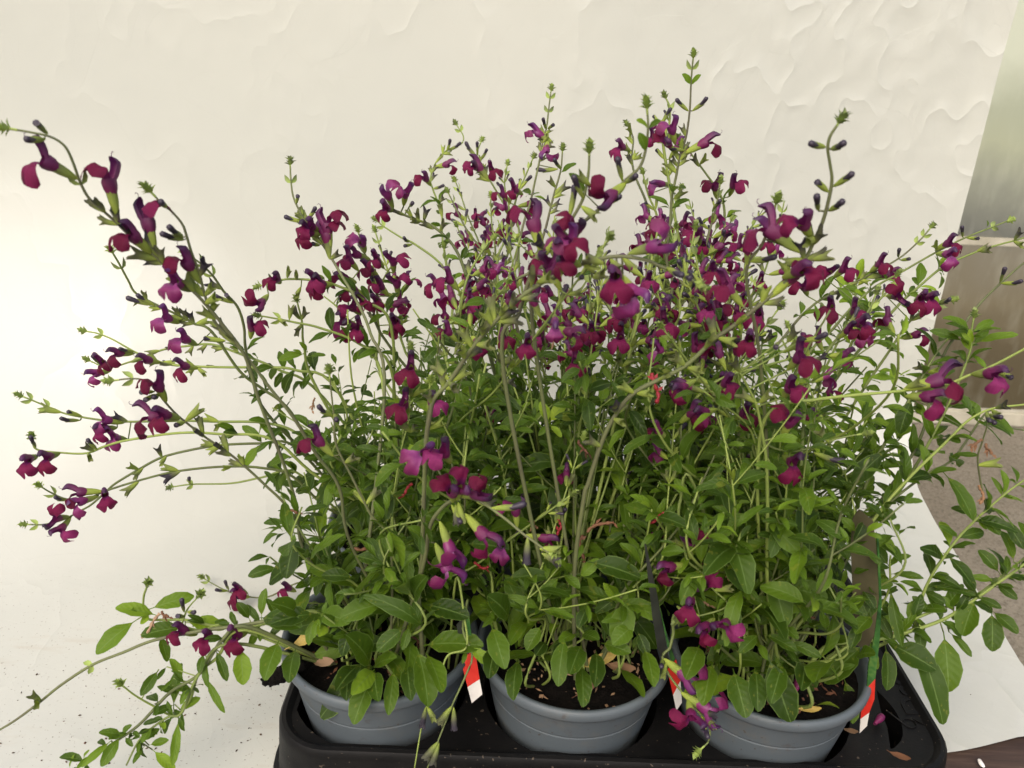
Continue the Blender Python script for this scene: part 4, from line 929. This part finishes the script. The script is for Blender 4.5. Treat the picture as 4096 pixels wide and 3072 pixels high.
# leafy shoots low on the right
rc = Vector((.225, .47, ZRIM-.02))
stem(C, [(2235,1206),(2212,1219),(2175,1246),(2108,1293),(2042,1336),(1968,1363),(1908,1379),(1842,1386),(1780,1400)], .49, .0014, nb=rc, tip=False,
     lv=[(1918,1389,2018,1440,.62,.3),(1912,1393,1922,1486,.42,.35),(1978,1373,2042,1555,.30,.3),(2038,1366,2052,1488,.50,.3),(2050,1365,2098,1413,.3,.35),(2108,1293,2078,1367,.62,.35),(2142,1319,2145,1402,.55,.3),(2142,1319,2197,1363,.5,.35),(1868,1390,1783,1468,.55,.5),(1822,1463,1848,1557,.42,.4),(1870,1390,1898,1440,.4,.4),(1985,1350,1990,1400,.5,.3),(2110,1290,2160,1310,.4,.4),(2150,1260,2195,1290,.45,.35),(2060,1320,2040,1290,.5,.4),(1930,1375,1900,1340,.5,.4)], leafy=(.15,.98,.07,.024))
stem(C, [(2240,1186),(2212,1206),(2108,1286),(2008,1323),(1908,1366),(1830,1392)], .50, .0012, nb=rc, tip=False, lv=[(2160,1240,2120,1190,.5,.35),(2190,1215,2170,1150,.45,.35),(2150,1255,2100,1245,.4,.3),(2108,1286,2085,1240,.45,.35),(2008,1323,1975,1290,.45,.35)], leafy=(.2,.98,.09,.026))
stem(C, [(2230,1025),(2180,1060),(2135,1098),(2115,1116),(2075,1156),(2042,1199),(2015,1239),(1992,1289),(1975,1353),(1950,1370)], .52, .0011, nb=rc, tip=False,
     lv=[(2042,1196,2108,1264,.38,.35),(2005,1266,2102,1279,.22,.35),(1990,1290,1962,1330,.5,.35),(2112,1113,2160,1150,.45,.35),(2115,1113,2060,1095,.4,.35),(2112,1118,2130,1140,.6,.35),(2165,1119,2212,1180,.4,.35),(2038,1195,1998,1190,.5,.35),(2010,1250,2045,1240,.5,.4),(2000,1280,2040,1300,.5,.35)], leafy=(.2,.98,.07,.026))
stem(C, [(1924,1200),(1922,1219),(1922,1266),(1905,1306),(1875,1349),(1850,1380)], .48, .001, nb=rc, tip=False, lv=[(1922,1212,1963,1199,.35,.45),(1922,1240,1990,1244,.28,.4),(1920,1250,1870,1210,.45,.35),(1905,1306,1850,1300,.5,.4),(1900,1310,1935,1330,.4,.35),(1922,1225,1880,1170,.5,.4),(1895,1320,1925,1375,.35,.3),(1922,1266,1945,1390,.2,.35)], leafy=(.2,.9,.10,.020))
# drooping, near, in front of the middle
stem(A, [(1185,1194),(1155,1171),(1131,1154),(1088,1118),(1038,1084),(998,1074),(965,1088),(938,1118),(925,1154),(912,1230)], .385, .0011, mat=DSTEM,
     fl=[(991,1071,1068,1066,1030,1045),(978,1085,975,1045,951,1040),(985,1080,1005,1030,993,1008),(950,1126,990,1233,975,1225,1),(940,1173,985,1268,935,1250,1),(1003,1109,1075,1190,1020,1212),(975,1000,945,955,940,985),(930,985,905,975,893,990)],
     bud=[(1060,1098,1143,1095),(975,1090,1000,1140)], cal=[(1165,1185,1210,1189),(1170,1195,1206,1215),(1140,1160,1138,1210),(985,1090,985,1130),(990,1085,1000,1130),(1030,1085,1070,1090)])
stem(A, [(895,1662),(910,1573),(923,1523),(950,1466),(967,1416),(1007,1399),(1004,1340),(985,1250)], .385, .0007, nb=Vector((-.04,.47,ZRIM-.02)), tip=False, cal=[(920,1528,912,1566),(922,1525,938,1554)])
stem(A, [(923,1660),(947,1599),(977,1523),(1003,1466),(1020,1416),(1000,1359),(1010,1300)], .385, .0008, nb=Vector((-.035,.47,ZRIM-.02)), tip=False, cal=[(977,1525,950,1560),(980,1528,981,1572),(947,1602,918,1640),(948,1605,935,1648)], lv=[(1000,1393,961,1403,.4,.6),(1010,1397,1065,1434,.4,.6),(1008,1405,1000,1430,.35,.6)])
stem(C, [(1517,1616),(1531,1599),(1531,1566),(1504,1533),(1474,1496),(1444,1456),(1431,1419),(1447,1399),(1454,1373),(1475,1330)], .395, .0009,
     fl=[(1434,1423,1517,1490,1525,1440,1),(1471,1496,1565,1555,1541,1500,1),(1487,1509,1498,1580,1465,1560)], bud=[(1515,1545,1530,1600),(1431,1425,1428,1445)], cal=[(1505,1535,1545,1545),(1520,1550,1545,1570),(1440,1430,1432,1462)])
stem(C, [(1477,1339),(1501,1333),(1571,1309),(1541,1273),(1514,1236),(1487,1213),(1477,1179),(1467,1133),(1470,1080),(1500,1050)], .43, .0009,
     fl=[(1492,1207,1491,1143,1526,1150),(1481,1219,1414,1231,1430,1275),(1525,1270,1520,1262,1560,1238),(1500,1290,1484,1309),(1544,1336,1506,1373,1530,1400),(1575,1325,1560,1370,1600,1375)], cal=[(1477,1180,1450,1165),(1541,1275,1580,1270),(1510,1330,1460,1320),(1510,1340,1490,1360)])
# large leaves over the front pots: base, tip, width, tint
FRONT = {A: [(760,1430,745,1500,.4,.35),(880,1430,885,1500,.36,.45),(920,1410,955,1480,.42,.4),(640,1400,622,1460,.4,.4),(899,1397,930,1516,.50,.35),(807,1452,764,1555,.46,.4),(850,1444,842,1533,.32,.4),(760,1350,738,1414,.5,.35),(780,1434,731,1475,.4,.3),(875,1354,817,1403,.55,.5),(800,1438,766,1377,.5,.3),(809,1446,770,1487,.4,.65),(806,1444,842,1416,.35,.75),(914,1395,1030,1386,.42,.3),(603,1383,573,1456,.46,.4),(687,1326,590,1339,.5,.4),(687,1326,747,1336,.55,.4),(700,1350,692,1368,.6,.9),(833,1303,740,1326,.5,.4),(917,1306,1005,1326,.46,.4),(637,1163,617,1244,.52,.35),(603,1226,540,1239,.42,.45),(767,1249,700,1239,.45,.3),(680,1332,664,1390,.36,.7),(690,1332,678,1372,.4,.8),(895,1300,905,1250,.45,.4),(880,1190,885,1255,.35,.55),(760,1200,830,1215,.46,.4),(885,1350,870,1400,.4,.3),(560,1335,640,1345,.5,.35),(650,1330,600,1300,.5,.4),(810,1450,812,1500,.4,.35),(930,1200,900,1145,.5,.3),(850,1260,808,1290,.45,.5)],
 B: [(1120,1420,1105,1500,.40,.4),(1255,1430,1262,1515,.40,.45),(1390,1400,1415,1470,.40,.4),(1075,1390,1055,1450,.42,.4),(1061,1350,1088,1432,.46,.45),(1170,1350,1139,1400,.62,.5),(1221,1373,1204,1471,.40,.75),(1256,1393,1235,1440,.42,.4),(1287,1405,1290,1470,.40,.35),(1245,1371,1213,1379,.45,.5),(1255,1371,1288,1375,.5,.5),(1299,1389,1356,1405,.5,.4),(1370,1350,1327,1386,.65,.5),(1376,1362,1399,1412,.5,.35),(1364,1289,1331,1386,.55,.5),(1267,1213,1378,1240,.46,.4),(1214,1239,1251,1266,.5,.6),(1211,1244,1164,1293,.4,.4),(1258,1041,1245,971,.85,.35),(1158,901,1081,918,.42,.4),(1185,914,1171,871,.5,.85),(1187,914,1218,871,.55,.85),(1187,918,1212,940,.45,.85),(1185,918,1165,938,.4,.85),(1100,1340,1070,1290,.5,.4),(1180,1385,1160,1410,.6,.35),(1140,1290,1230,1270,.46,.3),(1270,1310,1250,1350,.5,.4),(1090,1250,1180,1240,.4,.3),(1250,1250,1290,1210,.45,.5),(1005,1175,1095,1180,.62,.3)],
 C: [(1630,1440,1640,1525,.42,.4),(1540,1430,1520,1510,.45,.4),(1690,1430,1670,1505,.40,.35),(1659,1414,1706,1556,.50,.45),(1583,1444,1610,1540,.58,.5),(1735,1428,1737,1475,.4,.4),(1792,1434,1761,1448,.45,.4),(1640,1370,1601,1403,.4,.4),(1511,1393,1487,1452,.46,.3),(1667,1243,1697,1346,.50,.35),(1551,1183,1611,1269,.46,.3),(1657,1123,1724,1190,.45,.55),(1655,1173,1591,1189,.46,.4),(1618,1106,1574,1139,.5,.5),(1721,1186,1767,1236,.42,.4),(1690,1270,1783,1285,.6,.6),(1650,1370,1720,1400,.4,.5),(1700,1385,1770,1415,.36,.45),(1640,1390,1655,1420,.4,.5),(1560,1300,1600,1340,.45,.4),(1800,1290,1860,1320,.5,.4),(1690,1350,1720,1375,.5,.5),(1850,1150,1822,1120,.5,.4),(1868,1180,1900,1215,.45,.35),(1835,1215,1812,1170,.5,.3),(1880,1260,1852,1230,.5,.35),(1830,1290,1868,1330,.5,.35),(1812,1330,1850,1352,.45,.4),(1862,1340,1838,1395,.4,.3),(1890,1205,1862,1195,.5,.4),(1870,1120,1850,1165,.5,.35),(1845,1180,1880,1150,.45,.5),(1860,1270,1890,1310,.5,.3),(1885,1330,1850,1360,.5,.4),(1840,1240,1875,1225,.5,.45),(1900,1280,1870,1330,.45,.35),(1850,1420,1880,1405,.45,.3),(1500,1280,1520,1330,.4,.3),(1420,1230,1440,1180,.5,.3),(1560,1460,1540,1420,.45,.35)]}
for k, L in FRONT.items():
    for q in L:
        q = (*q[:5], q[5]-.12)
        if q[3] > 1425: leaf_px(PLANTS[k], q, .428, .398)
        elif q[1] > 1290: leaf_px(PLANTS[k], q, .442, .428)
        else: leaf_px(PLANTS[k], q, .455 if q[1] > 1100 else .52)
for q, k, var in (((765,1183,845,1172), A, 0), ((862,1278,905,1265), A, 2), ((1262,1215,1268,1150), B, 5), ((1268,1150,1325,1105), B, 3), ((1405,1130,1425,1100), B, 1), ((1203,1165,1207,1120), B, 4), ((862,1075,880,1040), A, 1), ((1192,755,1200,700), E, 2), ((1250,950,1270,975), B, 0), ((1025,1215,1055,1220), B, 4), ((610,1095,640,1115), A, 2), ((1418,870,1420,800), B, 1), ((1545,1250,1570,1230), C, 3), ((2120,950,2090,970), C, 2), ((2130,960,2135,985), C, 2), ((2115,1050,2112,1075), C, 5), ((1500,1290,1530,1315), C, 2), ((680,860,670,890), D, 2), ((1710,1320,1760,1330), C, 0), ((880,1370,905,1395), A, 5), ((1160,1140,1140,1125), B, 2), ((1520,1185,1520,1215), C, 3), ((345,1325,288,1368), A, 5), ((350,1322,360,1340), A, 2)):
    b = PS(q[:2], .47 if k < 3 else .66); x, s = oriented(b, q[2:4], .016)
    add_organ(PLANTS[k], 'withered_flower', WITHM[var], b, x, Vector((0, 0, 1)), s)
# fallen bits: dry leaves and petals that lie loose
def loose(name, me, q, z, s, x, lab, cat, mat=None):
    o = link(name, me, None, place(PZ(q, z), Vector(x), Vector((.1, -.2, 1)), s)); tag(o, lab, cat)
    return o
dry = leaf_geo(3, .24, .5, -.5, .9, 1.0)
DRYM = new_mesh('dry_leaf', dry[0], dry[1], [WITHER], uv=dry[2])
YM = M('yellow_leaf'); YM.col(YM.ramp(YM.noise(60, 3), [(.3, (.33, .22, .05)), (.7, (.50, .38, .10))])).set(Roughness=.6); YM = YM.m
YELM = new_mesh('yellow_leaf', dry[0], dry[1], [YM], uv=dry[2])
ZS = ZRIM-.0135
loose('yellow_leaf', YELM, (1238, 1440), ZS, .034, (1, .1, 0), 'yellowed dead leaf lying on the soil of the middle front pot', 'dead leaf')
loose('dry_leaf', DRYM, (1300, 1430), ZS, .032, (.8, -.7, 0), 'curled brown leaf on the soil at the right of the middle front pot', 'dead leaf')
loose('dry_leaf', DRYM, (1235, 1508), ZS, .022, (1, .5, .1), 'crumpled brown leaf on the soil near the front rim of the middle pot', 'dead leaf')
loose('yellow_leaf', YELM, (614, 1404), ZRIM+.001, .040, (.9, .35, .12), 'pale yellow withered leaf across the left rim of the left front pot', 'dead leaf')
loose('yellow_leaf', YELM, (693, 1440), ZS, .013, (.2, 1, .2), 'small round yellow leaf on the soil of the left front pot', 'dead leaf')
loose('dry_leaf', DRYM, (667, 1425), ZS, .030, (1, -.6, .05), 'thin reddish dry leaf on the soil of the left front pot', 'dead leaf')
loose('yellow_leaf', YELM, (1716, 1530), ZS+.002, .018, (1, -.35, .0), 'bright yellow dead leaf at the front rim of the right front pot', 'dead leaf')
loose('dry_leaf', DRYM, (1818, 1570), ZT, .020, (.2, -1, .2), 'orange brown dry leaf on the tray, at the right of the right front pot', 'dead leaf')
loose('dry_leaf', DRYM, (1915, 1620), ZT, .019, (.55, -.9, .02), 'long narrow dry leaf lying on the front right corner of the tray', 'dead leaf')
loose('dry_leaf', DRYM, (1905, 1372), ZT, .018, (1, -.3, .1), 'short dry leaf on the tray flange behind the tall label', 'dead leaf')
for q, z, var, x, lab in (((1652, 1524), ZS, 0, (1, -.1, .05), 'fallen violet petal on the soil by the front rim of the right pot'), ((1714, 1512), ZS, 1, (.4, .8, .3), 'fallen pink flower standing on the soil of the right front pot'), ((1880, 1574), ZT, 2, (.6, .5, .1), 'fallen dark violet flower on the tray behind the white label tip')):
    loose('fallen_flower', TUBEM[var], q, z+.002, .026, x, lab, 'fallen flower')

# ------------------------------------------------------------------ the leafy mass: stems with opposite leaves and tufts, grown from each pot
def contour(x):
    t = [(-100, 300), (600, 640), (700, 470), (850, 430), (950, 330), (1150, 330), (1300, 340), (1450, 320), (1560, 400), (1700, 560), (1900, 580), (2020, 620), (2300, 600)]
    for (a, ya), (b, yb) in zip(t, t[1:]):
        if a <= x <= b: return ya+(yb-ya)*(x-a)/(b-a)
    return 700
def env_ok(p, slack=0):
    q = proj(p)
    if p.y > .965 or p.y < .40 or p.z < ZT+.012: return False
    x, y = q
    top = 830 if x < 700 else (760 if x < 1000 else (690 if x < 1600 else 640))
    if y < top-190-slack or y < contour(x)+70: return False
    if y < top+210 and R.random() > ((y-top+190)/400)**1.05: return False
    lo = 580+max(0, (1100-y))*.02 if y < 1250 else 640
    if x < lo or x > 1960-max(0, (y-1200))*.2: return False
    if x < 760 and y < 900 and R.random() < .45: return False
    if y > 1330 and p.y < .55 and R.random() < .72: return False
    if p.y < .47 and ((1850 < x < 1915 and y > 1370) or (1385 < x < 1480 and y > 1190) or (985 < x < 1050 and y > 1370)): return False
    return True
for pl in PLANTS:
    front = pl.k < 3; R.seed(300+pl.k*17)
    nst = 23 if front else 32
    for si in range(nst):
        a = R.uniform(0, 2*math.pi); rr = .046*math.sqrt(R.random())
        b = pl.c+Vector((rr*math.cos(a), rr*math.sin(a), 0))
        H = R.uniform(.15, .33) if front else R.uniform(.18, .40)
        if front and R.random() < .45: H *= .5
        az = a+R.uniform(-.7, .7); lean = R.uniform(.10, .62)
        ld = Vector((math.cos(az), math.sin(az), 0))*lean
        if front and ld.y < 0: ld.y *= .35
        if not front and ld.y > 0: ld.y *= .7
        if pl.k in (0, 3) and ld.x < 0: ld.x *= .8
        wob = Vector((R.uniform(-.02, .02), R.uniform(-.02, .02), 0))
        n = 6
        pts = [b+ld*H*(i/n)**1.3+Vector((0, 0, H*(i/n)*(1-.12*lean*(i/n))))+wob*math.sin(i*1.7) for i in range(n+1)]
        flw = R.random() < (.2 if front else .5)
        if flw:                                           # a flower stalk on top
            e = pts[-1]-pts[-2]
            for i in range(3): pts.append(pts[-1]+e*.8+Vector((0, 0, .01)))
        if flw and not 680 < proj(pts[-1])[0] < 1850: pts = pts[:-3]; flw = False
        if flw and proj(pts[-1])[1] < contour(proj(pts[-1])[0])+R.uniform(0, 120): pts = pts[:-3]; flw = False
        if not flw:
            while len(pts) > 3 and not env_ok(pts[-1]): pts.pop()
        path = spline(pts, 5); N = len(path); r = R.uniform(.0008, .0012)
        v, f = tube(path, [r*(1.3-.7*i/N) for i in range(N)], 5)
        seg = [0]
        for p, q in zip(path, path[1:]): seg.append(seg[-1]+(q-p).length)
        tot = seg[-1]; s = R.uniform(.012, .03); azn = R.uniform(0, 3); lim = tot*(.66 if flw else 1)
        while s < lim:
            i = max(1, next(k for k in range(N) if seg[k] >= s)); p = path[i]; t = (path[i]-path[i-1]).normalized()
            u = t.cross(Vector((math.cos(azn), math.sin(azn), .05))).normalized(); fr = s/lim
            L = (.043-.021*fr)*(1-.35*max(0, min(1, (p.z-.24)/.12)))*R.uniform(.7, 1.25)*(1.0 if front else .92)
            for sg in (1, -1):
                d = u*sg; el = R.uniform(.15, .9)
                x = (d+t*el).normalized()
                if R.random() < .92 and env_ok(p+x*L*.6):
                    (pl.leaves if L > .012 else pl.small).append((p, x, t+d*R.uniform(-.3, .1)+Vector((0, -.12, .15)), L, R.randrange(18)))
                for _ in range(R.choice((1, 1, 2, 2))):       # tuft in the axil
                    dd = (d*R.uniform(.3, 1)+t*R.uniform(.5, 1.2)+Vector((R.uniform(-.6, .6), R.uniform(-.6, .6), R.uniform(-.2, .4)))).normalized()
                    l2 = R.uniform(.009, .021)*(.8 if p.z > .26 else 1)
                    o_ = p+dd*R.uniform(.001, .010)
                    if env_ok(o_+dd*l2*.6): pl.leaves.append((o_, dd, Vector((R.uniform(-.4, .4), R.uniform(-.6, .2), 1)), l2, min(17, 6+R.randrange(12))))
            if R.random() < .30 and s < lim*.85:              # side shoot
                d = (u*R.choice((1, -1))+t*.8+Vector((0, -.1, .3))).normalized(); l3 = R.uniform(.03, .075)
                sp2 = [p+d*l3*k/4+Vector((0, 0, .012*(k/4)**2)) for k in range(5)]
                if env_ok(sp2[-1]):
                    tube(sp2, r*.6, 4, v, f)
                    for k in range(1, 5):
                        for _ in (0, 1):
                            dd = (d*.7+Vector((R.uniform(-1, 1), R.uniform(-1, 1), R.uniform(-.3, .7)))).normalized()
                            pl.leaves.append((sp2[k], dd, Vector((R.uniform(-.4, .4), -.2, 1)), R.uniform(.010, .024)*(1.1-.12*k), min(17, 7+R.randrange(11))))
            azn += math.pi/2+R.uniform(-.25, .25); s += R.uniform(.018, .032)
        if flw: inflorescence(pl, path, .68, r, v, f, .42)
        link('stem', new_mesh('stem', [p-pl.c for p in v], f, [STEM]), pl.o)
# the 300 leaves of each plant that show largest are parts; the rest are one joined part
for pl in PLANTS:
    own = sum(1 for o in pl.o.children if o.name.split('.')[0] == 'leaf')
    def size(e):
        q = proj(e[0])
        if not (-50 < q[0] < 2260 and -50 < q[1] < 1700): return 0
        return e[3]/(e[0]-CAM).length
    pl.leaves.sort(key=size, reverse=True); n = max(0, 300-own)
    for p, x, up, L, g in pl.leaves[:n]: link('leaf', LEAFM[g], pl.o, place(p, x, up, L, pl.c))
    v = []; f = []; uv = []; tn = []
    for p, x, up, L, g in pl.leaves[n:]:
        m_ = place(p, x, up, L, pl.c); G_ = LEAFGEO[g]; b = len(v); dt = R.uniform(-.2, .2)
        v += [m_ @ a for a in G_[0]]; f += [tuple(b+i for i in q) for q in G_[1]]; uv += G_[2]; tn += [a+dt for a in G_[3]]
    if v: tag(link('foliage', new_mesh('foliage', v, f, [LEAF], uv=uv, tint=tn), pl.o), kind='stuff')
    print('plant', pl.k, 'leaves', len(pl.leaves), 'explicit', own)
